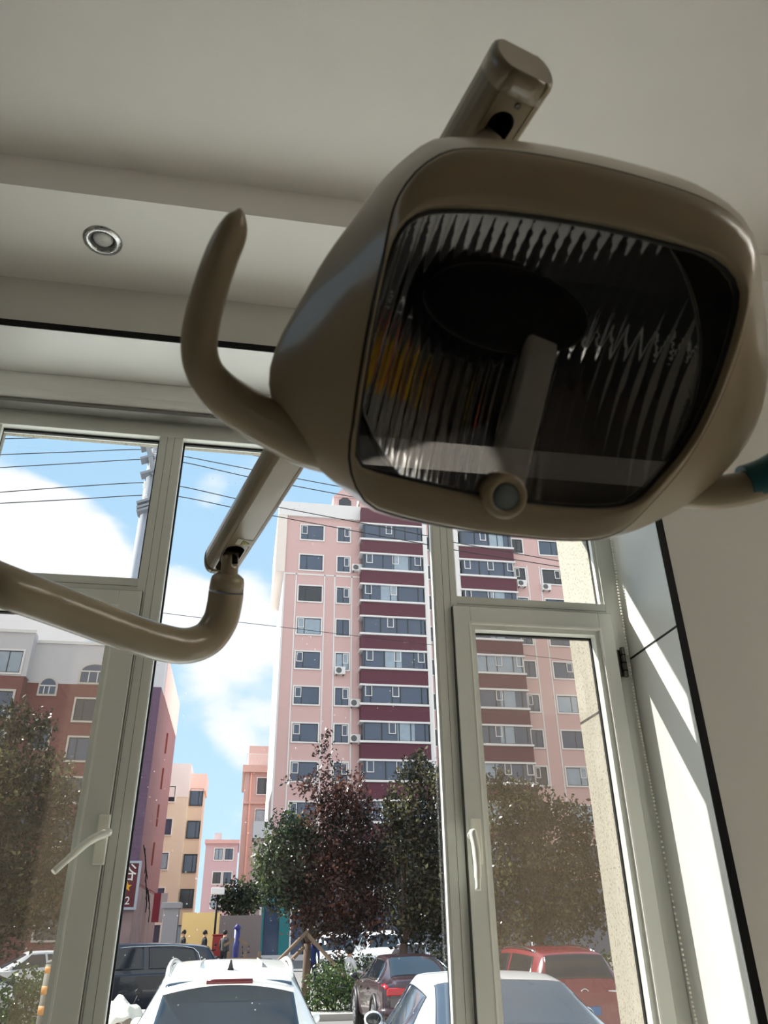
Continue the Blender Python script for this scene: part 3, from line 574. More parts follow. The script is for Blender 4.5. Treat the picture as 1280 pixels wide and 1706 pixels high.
# ---------------- red brick house on the left
LY, LX = 55., -6.14
lb = thing('brick_building', 'red brick block with a pale top storey on the left', 'building', (-16, LY, gz(55)))
put('wall', MB().box(-30, LX-.02, LY, LY+15, gz(55)-.2, 15.45), M_brick, lb)
put('top_storey', MB().box(-30, LX, LY-.02, LY+15.5, 15.45, 18.4).box(-30, -14.9, LY-1., LY+.1, 15.6, 18.76), M_grey, lb)
put('cornice', MB().box(-14.9, LX+.05, LY-.15, LY, 18.25, 18.45).box(-30, -14.8, LY-1.15, LY-1, 18.6, 18.8), M_wtrim, lb)
put('side_wall', MB().box(LX-.02, LX, LY, LY+15.5, 3.2, 15.45), mat('side_red_render', (140, 98, 100), .9, var=.08, scale=.6), lb)
put('corner_panel', MB().box(-8.6, LX-.005, LY-.03, LY, 3.2, 15.45), M_brickp, lb)
put('top_side_panel', MB().box(LX, LX+.03, LY+2, LY+15.5, 15.45, 18.3), mat('pale_pink_render', (240, 205, 196), .9), lb)
put('base_wall', MB().box(-8.6, LX+.02, LY-.06, LY, gz(55), 3.2).box(LX, LX+.05, LY, LY+15.5, gz(55), 3.0), mat('weathered_base', (150, 128, 128), .95, var=.35, scale=.7), lb)
put('balcony_bay', MB().box(-30, -15.0, LY-1., LY, 3, 15.6), M_brick, lb)
M_warm = mat('pale_surround', (205, 200, 190), .8)
for k in range(6):
    zt = 14.44-2.58*k
    window(lb, -11.62, -9.78, zt-1.46, zt, LY, [-11.1], pick((.7, .2, .1)), border=.12, fm=M_warm)
    if k: window(lb, -13.9, -12.95, zt+.55-1.3, zt+.55, LY, [-13.4], M_paneb, border=.12, fm=M_warm)
    window(lb, -18.4, -15.45, zt-1.5, zt+.1, LY-1., [-16.7, -17.5], pick((.7, .1, .2)), border=.14, fm=M_warm)
def arch(x0, x1, z0, zs, y, rise, name='arched_window'):
    n_ = 12; cx = (x0+x1)/2; hw_ = (x1-x0)/2
    poly = lambda g_: [(x0-g_, z0-g_), (x1+g_, z0-g_)]+[(cx+(hw_+g_)*math.cos(a), zs+(rise+g_)*math.sin(a)) for a in np.linspace(0, PI, n_)]
    o = put(name, MB().prism(poly(.13), y-.1, y+.01), M_warm, lb); put('pane', MB().prism(poly(0), y-.14, y-.1), M_paneb, o)
    s = MB()
    for q in (.3, .62): s.box(x0+(x1-x0)*q-.03, x0+(x1-x0)*q+.03, y-.18, y-.14, z0, zs)
    s.box(x0, x1, y-.18, y-.14, zs-.04, zs+.04); put('sash', s, M_wtrim, o)
arch(-14.1, -13.1, 14.7, 15.25, LY, .5); arch(-11.6, -9.8, 15.6, 16.35, LY, .5)
window(lb, -18.4, -15.35, 15.8, 17.3, LY-1., [-16.2, -17.], M_panec, border=.12, fm=M_wtrim)
for k in range(4):
    p = put('wall_pipe', MB().box(LX, LX+.12, 62.5, 62.7, 14.-2.6*k-1.5, 14.-2.6*k), mat('rust_pipe', (150, 80, 70), .8), lb)
sign = thing('shop_sign', 'dark red sign with white writing and a yellow star by the brick corner', 'sign', (-6.75, LY-.2, 2.2))
s0_, s1_ = aty(196, 1437, LY-.25), aty(226, 1512, LY-.25)
zt_, zb_, xr_ = s0_[2], s1_[2], aty(233, 1440, LY-.25)[0]; xl_ = xr_-1.7
put('board', MB().box(xl_, xr_, LY-.25, LY-.07, zb_, zt_), mat('sign_red', (92, 28, 38), .6), sign)
put('border', MB().frame(xl_-.02, xr_+.1, zb_-.12, zt_+.1, LY-.3, LY-.06, .14), mat('sign_border', (170, 178, 190), .6), sign)
def lettering(txt, size, m, parent, mw, name='lettering'):
    me = text_mesh(txt, size); o = put(name, me, m, parent, world=False); pw = Vector(WL[parent.name]); o.matrix_local = Matrix.Translation(-pw) @ mw; return o
MX = Matrix.Rotation(PI/2, 4, 'X')
xs_ = xr_-.62
lettering('谷', 1.05, mat('sign_white', (235, 232, 228), .6), sign, Matrix.Translation((xs_, LY-.27, zt_-.62)) @ MX)
st_ = [(xs_+.02+(.30 if k % 2 == 0 else .13)*math.sin(k*PI/5), zb_+1.15+(.30 if k % 2 == 0 else .13)*math.cos(k*PI/5)) for k in range(10)]
put('star', MB().prism(st_, LY-.28, LY-.25), mat('sign_yellow', (226, 168, 40), .6), sign)
lettering('12', .62, mat('sign_white2', (235, 232, 228), .6), sign, Matrix.Translation((xs_, LY-.27, zb_+.36)) @ MX)
cb_ = MB()
for k in range(9):
    a = np.array([-6.0, 55+k*.9, 5.3-.35*k+.3*math.sin(k)]); b = a+np.array([.1, .9, -1.2+.5*math.cos(k*2)])
    cb_.tube([a, (a+b)/2+np.array([.1, 0, -.3]), b], .035, 5)
solo('cable_bundle', cb_, M_black, 'tangle of black cables hanging on the brick side wall', 'cable', (-6., 55, 3))
for k, (px, py, hgt, m, lab) in enumerate([(261, 1512, 1.5, (150, 40, 60), 'small dark red hanging sign on the side street'), (272, 1512, 1.5, (205, 190, 190), 'small pale hanging sign on the side street')]):
    p = aty(px, py, 62.); solo('hanging_sign', MB().box(p[0]-.25, p[0]+.25, 61.9, 62.1, p[2]-.9, p[2]+.9), mat('hanging_sign_paint', m, .6), lab, 'sign', tuple(p), bevel=.02)
# ---------------- yellow block, far pink block, salmon block
yb = thing('apartment_block', 'pale yellow block with orange bay windows beyond the brick house', 'building', (-6.5, 75, gz(75)))
M_beige = mat('beige_render', (228, 212, 190), .9, var=.03); M_orange = mat('orange_render', (220, 196, 174), .9, var=.03)
put('wall', MB().box(-14, -4.85, 75, 79, gz(75), 14), M_beige, yb)
put('top_band', MB().box(-14, -4.84, 74.96, 79, 11.2, 14.1), mat('whitish_render', (236, 226, 222), .9), yb)
ob = put('bay', MB().box(-4.85, -3.55, 76.0, 80, gz(75), 13.3), M_orange, yb)
put('bay_top', MB().box(-4.85, -3.4, 75.9, 80.1, 11.9, 13.4), mat('pinkish_render', (244, 208, 196), .9), yb)
for k in range(5):
    zt = 12.2-2.75*k
    window(yb, -7.3, -6.0, zt-1.4, zt-.1, 75, [-6.6], pick((.4, .4, .2)), border=.08)
    window(ob, -4.7, -3.62, zt-1.55, zt-.15, 76.0, [-3.95], pick((.3, .4, .3)), border=.04, fm=M_fdark)
fb = thing('apartment_block', 'small distant pink block closing the side street', 'building', (-2, 110, gz(110)))
put('wall', MB().box(-4.25, -.15, 110, 122, gz(110), 10.9), mat('rose_render', (216, 184, 188), .9, var=.03), fb)
put('roof_cornice', MB().box(-4.4, 0, 109.6, 122, 10.8, 11.25), mat('rose_cornice', (232, 186, 178), .9), fb)
put('water_tank', MB().box(-3.3, -2.4, 111, 113, 11.25, 12.2), M_grey, fb)
for k in range(5):
    zt = 10.2-2.75*k
    for x in (-3.05, -1.75): window(fb, x, x+1.0, zt-1.3, zt, 110, [x+.5], pick((.3, .3, .4)), border=.12)
sb = thing('apartment_block', 'salmon block with a roof railing left of the pink tower', 'building', (1.5, 80, gz(80)))
put('wall', MB().box(.05, 4, 80, 92, gz(80), 14.9), mat('salmon_render', (204, 178, 172), .9, var=.04), sb)
put('penthouse', MB().box(.3, 4, 81.5, 92, 14.9, 17.2), mat('salmon_pale', (208, 184, 178), .9), sb)
put('eaves', MB().box(-.2, 4, 79.5, 92, 14.3, 14.95).box(.1, 4, 79.8, 80, 11.4, 11.6), mat('eaves_grey', (214, 184, 172), .9), sb)
rl = MB(); rl.box(.1, 3, 79.7, 79.76, 16.0, 16.08)
for k in range(26): rl.box(.1+k*.11, .13+k*.11, 79.7, 79.74, 14.95, 16.0)
put('roof_railing', rl, M_wtrim, sb)
put('drain_pipe', MB().box(.6, .75, 79.85, 80, gz(80), 14.3), mat('pale_pipe', (240, 190, 170), .8), sb)
for k in range(4): window(sb, 1.3, 2.8, 13.8-1.5-2.9*k, 13.8-2.9*k, 80, [2.3], pick((.2, .2, .6)), border=.08)
# ---------------- walls closing the lane
solo('boundary_wall', MB().box(-2.4, -.68, 42, 42.4, gz(42), 1.12), mat('yellow_wall_paint', (240, 206, 140), .85, var=.04), 'low bright yellow wall at the end of the lane', 'wall', (-1.5, 42, gz(42)))
solo('boundary_wall', MB().box(-.67, 1.3, 42, 42.4, gz(42), .98), mat('dark_grey_wall', (122, 112, 112), .9, var=.1), 'dark grey brown wall right of the yellow wall', 'wall', (.3, 42, gz(42)))
solo('gate_pillar', MB().box(-3.3, -2.6, 42, 42.9, gz(42), 1.3).box(-3.4, -2.5, 41.9, 43, 1.3, 1.55).box(-3.36, -2.56, 41.95, 42.95, gz(42), gz(42)+.3), mat('pillar_grey', (150, 148, 152), .9, var=.1), 'grey rendered gate pillar left of the yellow wall', 'pillar', (-3, 42.4, gz(42)), bevel=.02)
lp = thing('street_lamp', 'thin black lamp post with a flat white panel by the yellow wall', 'lamp post', (-.82, 40.5, gz(40.5)))
pt = aty(363, 1488, 40.5)
put('pole', MB().tube([(pt[0], 40.5, gz(40.5)), (pt[0], 40.5, pt[2])], .05, 8), M_black, lp); put('lamp_panel', MB().box(pt[0]-.3, pt[0]+.3, 40.3, 40.7, pt[2]-.06, pt[2]+.22), M_wtrim, lp, bevel=.03)
# ---------------- utility pole and overhead lines
PY = 20.
up = thing('utility_pole', 'grey concrete utility pole with a slanting steel crossarm', 'pole', (-3.3, PY, GROUND))
M_conc = mat('pole_concrete', (150, 158, 170), .85, var=.15, scale=2, bump=.3)
M_steel = mat('galvanised_steel', (128, 134, 142), .55, .3)
put('shaft', MB().tube([(-3.29, PY, GROUND), (-3.27, PY, 13.4)], [.20, .155], 16), M_conc, up)
b_ = MB(); a0, a1 = aty(246, 738, PY-.35), aty(257, 792, PY-.2)
b_.obox((a0+a1)/2, unit(a1-a0), unit([1, 0, .3]), [0, 1, 0], np.linalg.norm(a1-a0)/2, .07, .07); put('crossarm', b_, M_steel, up)
for py in (745, 765, 790, 838, 846, 852):
    p = aty(246 if py < 800 else 240, py, PY-.2); put('clamp', MB().obox(p, [.9, 0, .4], [0, 1, 0], [-.4, 0, .9], .20, .16, .035), M_steel, up)
for py in (757, 772, 808, 830):
    p = aty(258 if py < 800 else 243, py, PY-.1); put('insulator', MB().lathe([(.03, -.12), (.08, -.08), (.04, -.04), (.09, 0), (.04, .04), (.07, .08), (.03, .12)], p, (0, 0, 1), 12), mat('porcelain', (225, 225, 225), .3), up)
M_wire = mat('cable_black', (22, 26, 28), .6)
wires = [([(-60, 733), (0, 731), (160, 727.5), (235, 725)], [(300, 733), (353, 744.8), (430, 760), (560, 786), (760, 826)]),
         ([(-60, 761), (0, 757.5), (120, 753), (243, 749)], [(304.7, 759.8), (418, 782), (520, 802), (760, 846)]),
         ([(-60, 783), (0, 779), (120, 772), (245, 765)], [(304.7, 770), (410, 793.6), (520, 815), (760, 860)]),
         ([(-60, 824), (0, 820), (120, 811), (241, 804)], [(298.6, 809.8), (390, 830), (462.5, 844.6), (714, 893), (759, 904), (939, 936), (1100, 966)]),
         ([(-60, 842), (0, 838.5), (120, 832), (238, 825)], [(296.6, 826.9), (381, 844), (452.4, 858.7), (708, 906.5), (760, 916.6), (940.5, 945.6), (1100, 972)])]
names = ['topmost', 'second highest', 'middle', 'second lowest', 'lowest']
for (l, r), nme in zip(wires, names):
    pts = [aty(x, y, PY) for x, y in l]+[aty(x, y, PY) for x, y in r]
    solo('power_line', MB().tube(spline(pts, 5), .014, 5), M_wire, 'black overhead cable, %s of the five meeting at the utility pole' % nme, 'cable', tuple(pts[4]), 'overhead cables at the utility pole')
pts = [aty(x, y, 23.) for x, y in [(150, 1000), (270, 1021), (493.6, 1047.5), (700, 1072), (855, 1089), (958, 1101), (1060, 1113)]]
solo('power_line', MB().tube(spline(pts, 5), .009, 5), M_wire, 'single thin cable crossing low in front of the pink tower', 'cable', tuple(pts[2]))
# ---------------- trees
M_bark = mat('bark', (92, 76, 64), .95, var=.3, scale=6, bump=.6)
def leaves(name, blobs, m, parent, size, dens, flat=.8):
    P = []
    for (c, r) in blobs:
        r = np.array(r if hasattr(r, '__len__') else (r, r, r), float); n_ = int(dens*(r[0]*r[2])*4)
        d = RNG.normal(size=(n_, 3)); d /= np.linalg.norm(d, axis=1)[:, None]
        P.append(np.array(c)+d*r*(RNG.random(n_)**.42)[:, None]*(1+.13*RNG.normal(size=n_))[:, None])
    P = np.concatenate(P); n_ = len(P)
    a = RNG.normal(size=(n_, 3)); a[:, 2] -= .3; a /= np.linalg.norm(a, axis=1)[:, None]
    b = np.cross(a, RNG.normal(size=(n_, 3))); b /= np.linalg.norm(b, axis=1)[:, None]; nn = np.cross(a, b)
    s = size*RNG.uniform(.6, 1.35, n_)[:, None]
    v = np.stack([P-a*s*.5, P+b*s*.27+nn*s*.06, P+a*s*.5, P-b*s*.27+nn*s*.06], 1).reshape(-1, 3)
    me = bpy.data.meshes.new(name); me.vertices.add(4*n_); me.vertices.foreach_set('co', v.ravel())
    me.loops.add(4*n_); me.loops.foreach_set('vertex_index', np.arange(4*n_, dtype=np.int32)); me.polygons.add(n_); me.polygons.foreach_set('loop_start', np.arange(0, 4*n_, 4, dtype=np.int32)); me.polygons.foreach_set('loop_total', np.full(n_, 4, dtype=np.int32))
    me.update(); me.validate(); return put(name, me, m, parent)
def tree(label, base, px_blobs, m, size=.14, dens=300, depth=.8, trunk=.12, lean=(0, 0), name='street_tree', cat='tree'):
    Y = base[1]; t = thing(name, label, cat, (base[0], Y, gz(Y)))
    bl_ = []
    for x, y, r, *o in px_blobs:
        k = o[0] if o else 0.; p = aty(x, y, Y+k); rr = r*(Y+k)/FPX*1.0; bl_.append((p, (rr, rr*depth, rr)))
    w = MB(); big = [b for b in bl_ if b[1][0] > .35]; hub = np.array([base[0]+lean[0], Y, gz(Y)+1.6+lean[1]])
    w.tube([(base[0], Y, gz(Y)-.1), hub*.5+np.array([base[0], Y, gz(Y)])*.5, hub], [trunk*1.25, trunk, trunk*.9], 10)
    for c, r in bl_:
        m_ = (hub+c)/2+np.array([RNG.normal()*.1, RNG.normal()*.1, .25]); w.tube(spline([hub, m_, c, c+np.array([RNG.normal()*.1, 0, r[2]*.7])], 3), np.linspace(trunk*.45, .012, 10), 6)
    put('trunk', w, M_bark, t); leaves('foliage', bl_, m, t, size, dens); return t
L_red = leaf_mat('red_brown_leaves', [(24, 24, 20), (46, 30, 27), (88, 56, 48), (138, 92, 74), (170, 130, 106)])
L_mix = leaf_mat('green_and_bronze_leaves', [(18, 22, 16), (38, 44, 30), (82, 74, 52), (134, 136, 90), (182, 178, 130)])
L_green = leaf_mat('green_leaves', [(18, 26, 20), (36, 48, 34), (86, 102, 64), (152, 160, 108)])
L_hedge = leaf_mat('hedge_leaves', [(24, 38, 22), (60, 84, 42), (112, 136, 78), (160, 176, 122)])
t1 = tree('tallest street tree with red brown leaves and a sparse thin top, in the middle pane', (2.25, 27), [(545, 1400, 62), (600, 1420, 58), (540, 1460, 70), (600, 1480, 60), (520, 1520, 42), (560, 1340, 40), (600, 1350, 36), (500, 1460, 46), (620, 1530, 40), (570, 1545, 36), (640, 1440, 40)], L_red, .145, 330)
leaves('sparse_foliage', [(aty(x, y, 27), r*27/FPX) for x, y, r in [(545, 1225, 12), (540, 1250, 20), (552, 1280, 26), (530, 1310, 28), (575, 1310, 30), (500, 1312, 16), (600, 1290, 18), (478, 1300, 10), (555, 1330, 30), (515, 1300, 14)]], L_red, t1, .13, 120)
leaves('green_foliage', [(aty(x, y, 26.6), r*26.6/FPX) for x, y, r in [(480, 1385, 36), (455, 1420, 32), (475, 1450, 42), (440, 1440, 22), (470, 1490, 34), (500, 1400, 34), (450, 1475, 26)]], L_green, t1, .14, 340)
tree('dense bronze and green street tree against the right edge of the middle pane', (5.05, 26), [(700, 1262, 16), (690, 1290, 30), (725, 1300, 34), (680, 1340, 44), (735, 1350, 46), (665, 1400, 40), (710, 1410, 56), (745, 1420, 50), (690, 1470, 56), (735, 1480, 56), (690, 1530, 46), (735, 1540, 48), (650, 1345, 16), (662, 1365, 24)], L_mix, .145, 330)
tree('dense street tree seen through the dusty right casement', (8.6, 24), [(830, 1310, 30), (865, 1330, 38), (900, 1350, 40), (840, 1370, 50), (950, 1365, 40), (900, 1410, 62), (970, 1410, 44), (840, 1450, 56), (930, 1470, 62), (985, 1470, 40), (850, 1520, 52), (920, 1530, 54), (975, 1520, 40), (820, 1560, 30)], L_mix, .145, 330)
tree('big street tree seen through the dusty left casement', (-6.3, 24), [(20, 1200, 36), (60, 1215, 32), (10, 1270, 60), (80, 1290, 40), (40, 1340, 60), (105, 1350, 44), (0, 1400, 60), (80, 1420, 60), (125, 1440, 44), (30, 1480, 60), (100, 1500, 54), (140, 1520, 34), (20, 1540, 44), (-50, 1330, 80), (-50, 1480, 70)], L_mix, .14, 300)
tree('small round dark green tree behind the grey wall', (.35, 46), [(395, 1492, 26), (375, 1500, 20), (415, 1495, 24), (400, 1515, 22), (432, 1490, 16)], L_green, .2, 220, trunk=.1)
def hedge(label, pts, Y, m, name='hedge'):
    t = thing(name, label, 'hedge', tuple(np.r_[aty(pts[0][0], pts[0][1], Y)[:2], gz(Y)]))
    bl_ = [(aty(x, y, Y), (r*Y/FPX, .5, r*Y/FPX)) for x, y, r in pts]; w = MB()
    for c, r in bl_: w.tube([(c[0], c[1], gz(Y)), (c[0], c[1]+.02, c[2])], .02, 5)
    put('stems', w, M_bark, t); leaves('foliage', bl_, m, t, .10, 420); return t
hedge('bright green clipped hedge between the white car and the maroon sedan', [(530, 1640, 24), (560, 1630, 26), (585, 1640, 22), (545, 1665, 28), (575, 1668, 26), (525, 1672, 22), (598, 1662, 18)], 24.5, L_hedge)
hedge('dark low hedge behind the helmeted rider', [(555, 1602, 16), (575, 1604, 16), (600, 1607, 16), (620, 1604, 14), (545, 1617, 16)], 28.4, L_green)
hedge('green hedge behind the dusty left casement', [(30, 1650, 30), (60, 1640, 26), (85, 1650, 28), (50, 1685, 34), (95, 1690, 30), (15, 1690, 30), (110, 1660, 24)], 18, L_hedge)
hedge('low hedge right of the red car', [(985, 1598, 14), (1005, 1600, 15), (1022, 1602, 14)], 24, L_hedge)
hedge('shaded low shrubs right of the maroon sedan', [(735, 1600, 14), (750, 1610, 16), (728, 1590, 12)], 27, L_green)
# stakes propping the middle tree
M_stake = mat('timber_stake', (132, 112, 92), .9, var=.2, scale=5)
for a, b, lab in [((512, 1556), (598, 1652), 'long timber prop slanting right below the red brown tree'), ((512, 1552), (465, 1600), 'timber prop slanting left below the red brown tree'), ((506, 1578), (474, 1612), 'shorter timber prop leaning left beside the longer one')]:
    pa, pb = aty(*a, 25.8), aty(*b, 25.2); pb = pb+(pb-pa)*max(0, (pb[2]-gz(25))/(pa[2]-pb[2])); solo('tree_prop', MB().tube([pb, pa], .055, 8), M_stake, lab, 'stake', tuple(pb), 'timber tree props')
# ---------------- cars
M_tyre = mat('tyre_rubber', (24, 24, 24), .85); M_rimw = mat('alloy_wheel', (176, 178, 182), .35, .7)
M_cglass = mat('car_glass', (30, 36, 42), .06, var=.4, scale=2.2, spec=.6, coat=.15)
M_tail = mat('tail_lamp_red', (196, 22, 36), .25, coat=.5); M_chrome = mat('chrome_strip', (215, 215, 215), .15, 1.)
M_cblack = mat('black_plastic', (20, 20, 21), .5)
paint = {}
def paintm(rgb):
    if rgb not in paint: paint[rgb] = mat('car_paint', rgb, .28, var=.02, scale=2, coat=.7)
    return paint[rgb]
SUV = [(-2.28, .48, .98, 1.02, .80, .66), (-2.22, .35, 1.02, 1.12, .90, .68), (-2.08, .28, 1.05, 1.34, .92, .64), (-1.92, .27, 1.06, 1.545, .925, .60), (-1.80, .27, 1.06, 1.615, .925, .585), (-1.3, .26, 1.05, 1.665, .93, .60), (-.5, .26, 1.04, 1.70, .93, .62), (.2, .26, 1.02, 1.69, .93, .615), (.55, .26, 1.01, 1.63, .93, .60), (1.25, .27, 1.0, 1.10, .92, .66), (1.45, .28, .99, 1.05, .92, .68), (2.0, .32, .92, .96, .88, .62), (2.25, .40, .80, .82, .74, .5), (2.32, .5, .7, .72, .6, .4)]
SEDAN = [(-2.28, .45, .82, .86, .74, .56), (-2.22, .34, .92, 1.00, .85, .64), (-2.05, .28, .95, 1.05, .88, .66), (-1.72, .26, .96, 1.075, .90, .66), (-1.62, .26, .96, 1.09, .90, .64), (-.95, .25, .95, 1.345, .90, .55), (-.75, .25, .95, 1.395, .90, .55), (-.2, .25, .94, 1.43, .90, .57), (.3, .25, .93, 1.42, .90, .565), (.5, .25, .92, 1.38, .90, .56), (1.25, .26, .91, 1.0, .90, .64), (1.45, .27, .90, .96, .89, .66), (2.0, .32, .82, .86, .86, .6), (2.25, .4, .70, .72, .72, .5), (2.32, .5, .62, .64, .6, .4)]
class Car:
    def __init__(s, st, label, rgb, pos, rz=0., scale=(1, 1, 1), cat='car', name='car', sedan=False, glass=None):
        s.root = thing(name, label, cat, pos, rz=rz); s.sc = np.array(scale); s.paint = paintm(rgb); s.gl = glass or M_cglass
        Q = np.array(st, float); s.n = len(Q); NS, NT = 6, 3
        Q = np.array(spline(Q, NS)); rings = []
        for y, zl, zb, zt, wb, wt in Q:
            wbelt = wb*.955; g_ = max(zt-.06-zb, .01)
            h = [(0, zl), (wb*.86, zl), (wb*.975, zl+.12), (wb, zl+.12+.42*(zb-zl-.12)), (wb*.985, zb-.06), (wbelt, zb), (wbelt+.62*(wt-wbelt)*.92, zb+.60*g_), (wt, zb+g_), (wt*.87, zt-.016), (wt*.48, zt), (0, zt+.006)]
            full = h+[(-x, z) for x, z in h[-2:0:-1]]
            rings.append([(x, y, z) for x, z in np.array(spline(full, NT, True))])
        s.G = np.array(rings)*s.sc; s.NS, s.NT = NS, NT
        b = MB(); b.rings([list(map(tuple, r)) for r in s.G], True, True); s.body = s.part('body', b, s.paint)
    def part(s, name, mb, m, parent=None, **k): return put(name, mb, m, parent or s.root, world=False, **k)
    def S(s, a, t):
        i = min(max(a*s.NS, 0), len(s.G)-1.001); i0 = int(i); f = i-i0; nt_ = s.G.shape[1]; j = (t*s.NT) % nt_; j0 = int(j); g_ = j-j0; j1 = (j0+1) % nt_
        return (s.G[i0, j0]*(1-f)+s.G[i0+1, j0]*f)*(1-g_)+(s.G[i0, j1]*(1-f)+s.G[i0+1, j1]*f)*g_
    def nrm(s, a, t):
        n_ = np.cross(s.S(a+.02, t)-s.S(a-.02, t), s.S(a, t+.05)-s.S(a, t-.05)); n_ = n_/(np.linalg.norm(n_)+1e-9)
        c = np.array([0, s.S(a, t)[1], .8]); return n_ if n_.dot(s.S(a, t)-c) > 0 else -n_
    def patch(s, name, q, m, off=.006, n=14, parent=None, solid=.004):
        (a0, t0), (a1, t1), (a2, t2), (a3, t3) = q; V = []; 
        for i in range(n+1):
            u = i/n
            for j in range(n+1):
                v = j/n; a = (a0*(1-u)+a1*u)*(1-v)+(a3*(1-u)+a2*u)*v; t = (t0*(1-u)+t1*u)*(1-v)+(t3*(1-u)+t2*u)*v
                V.append(s.S(a, t)+s.nrm(a, t)*off)
        b = MB().add(V, [(i*(n+1)+j, (i+1)*(n+1)+j, (i+1)*(n+1)+j+1, i*(n+1)+j+1) for i in range(n) for j in range(n)], True)
        return s.part(name, b, m, parent, solid=solid)
    def wheels(s, ys=(-1.35, 1.38), r=.345):
        for y in ys:
            for sd_ in (-1, 1):
                w_ = .80*s.sc[0]/1.; xo = sd_*(.925*s.sc[0])
                o = s.part('wheel', MB().lathe([(r*.6, -.11), (r*.96, -.10), (r, -.06), (r, .06), (r*.96, .10), (r*.72, .105)], (xo-sd_*.105, y, r), (sd_, 0, 0), 28), M_tyre)
                p = MB().lathe([(r*.72, .085), (r*.70, .108), (r*.62, .10)], (xo-sd_*.105, y, r), (sd_, 0, 0), 28, False)
                c = np.array([xo-sd_*.002, y, r])
                for k in range(10):
                    a = k*PI/5; d = np.array([0, math.cos(a), math.sin(a)]); p.obox(c+d*r*.38, d, np.cross(d, [1, 0, 0]), [1, 0, 0], r*.33, .022, .012)
                p.lathe([(.06, -.02), (.055, .01)], c, (sd_, 0, 0), 12); s.part('rim', p, M_rimw, o)
                s.part('wheel_arch', MB().tube([(xo-sd_*.02, y+(r+.045)*math.cos(a), r+(r+.045)*math.sin(a)) for a in np.linspace(-.25, PI+.25, 20)], .045, 8), M_cblack)
    def glass(s, rear, sides, front, tin=.35):
        a0, a1 = rear; s.patch('rear_window', [(a0, 7.45), (a1, 7.6), (a1, 12.4), (a0, 12.55)], s.gl)
        if front: a0, a1 = front; s.patch('windscreen', [(a0, 7.6), (a1, 7.4), (a1, 12.6), (a0, 12.4)], s.gl)
        for k, (b0, b1, c0, c1) in enumerate(sides):       # belt start/end, top start/end (stations)
            s.patch('side_window', [(b0, 5.25), (b1, 5.25), (c1, 6.75), (c0, 6.75)], s.gl); s.patch('side_window', [(b0, 14.75), (b1, 14.75), (c1, 13.25), (c0, 13.25)], s.gl)
    def mirror(s, y, z, x=.98, side=(-1, 1), mm=None, glass=True):
        for sd_ in side:
            o = s.part('wing_mirror', MB().ball((sd_*x*s.sc[0]+sd_*.03, y, z), (.085, .06, .062), 8).tube([(sd_*(x*s.sc[0]-.08), y+.02, z-.06), (sd_*x*s.sc[0], y, z-.03)], .025, 6), mm or s.paint)
            if glass: s.part('mirror_glass', MB().ball((sd_*x*s.sc[0]+sd_*.03, y-.045, z), (.070, .022, .05), 8), mat('mirror_glass', (34, 37, 40), .08), o)
    def lamps(s, a, t0, t1, da=.9, m=None):
        for tt in ((t0, t1), (20-t0, 20-t1)): s.patch('tail_lamp', [(a, tt[0]), (a+da, tt[0]), (a+da, tt[1]), (a, tt[1])], m or M_tail, .012)
    def rails(s, a0, a1, t=7.4):
        for tt in (t, 20-t):
            p = [s.S(a, tt)+s.nrm(a, tt)*h for a, h in zip(np.linspace(a0, a1, 9), (.0, .02, .032, .035, .035, .035, .032, .02, .0))]
            s.part('roof_rail', MB().tube(p, .022, 8), M_rimw if s.paint.name != 'car_paint' else s.paint)
# white SUV right under the window
Ys = 8.15; c = Car(SUV, 'large white car seen from behind with roof rails, in front of the middle pane', (240, 240, 236), (.0, Ys+2.05, GROUND), .0, (1.0, 1., 1.0), glass=mat('suv_rear_glass', (50, 62, 74), .08, var=.5, scale=1.6, spec=.6, coat=.2))
c.glass((.9, 3.25), [(4.2, 6.0, 4.6, 6.1), (6.15, 9.2, 6.25, 8.0)], (8.2, 9.1)); c.wheels(); c.mirror(.8, 1.06, glass=False); c.lamps(1.0, 4.2, 5.6, 1.6); c.rails(4.1, 7.6)
sp_ = MB(); 
rows = []
for x in np.linspace(-.575, .575, 15):
    k = 1-(abs(x)/.575)**4; rows.append([(x, -1.74-.02*k, 1.60-.06*(x/.575)**2), (x, -2.02-.05*k, 1.585-.07*(x/.575)**2), (x, -2.03-.05*k, 1.545-.07*(x/.575)**2), (x, -1.84, 1.555-.07*(x/.575)**2)])
sp_.rings(rows, True, True); so_ = c.part('spoiler', sp_, c.paint)
c.part('brake_light', MB().tube([(-.20, -2.072, 1.57), (-.12, -2.078, 1.572), (.12, -2.078, 1.572), (.20, -2.072, 1.57)], .020, 8), mat('brake_light_lens', (90, 18, 24), .3), so_)
c.part('antenna', MB().rings([[(-.035, -1.62, 1.635), (.035, -1.62, 1.635), (.035, -1.50, 1.64), (-.035, -1.50, 1.64)], [(-.022, -1.63, 1.665), (.022, -1.63, 1.665), (.022, -1.56, 1.665), (-.022, -1.56, 1.665)], [(-.006, -1.67, 1.73), (.006, -1.67, 1.73), (.006, -1.65, 1.73), (-.006, -1.65, 1.73)]], True, False), M_cblack)
c.part('roof_rib', MB().box(-.30, -.29, -1.4, .2, 1.66, 1.71).box(.29, .30, -1.4, .2, 1.66, 1.71), c.paint)
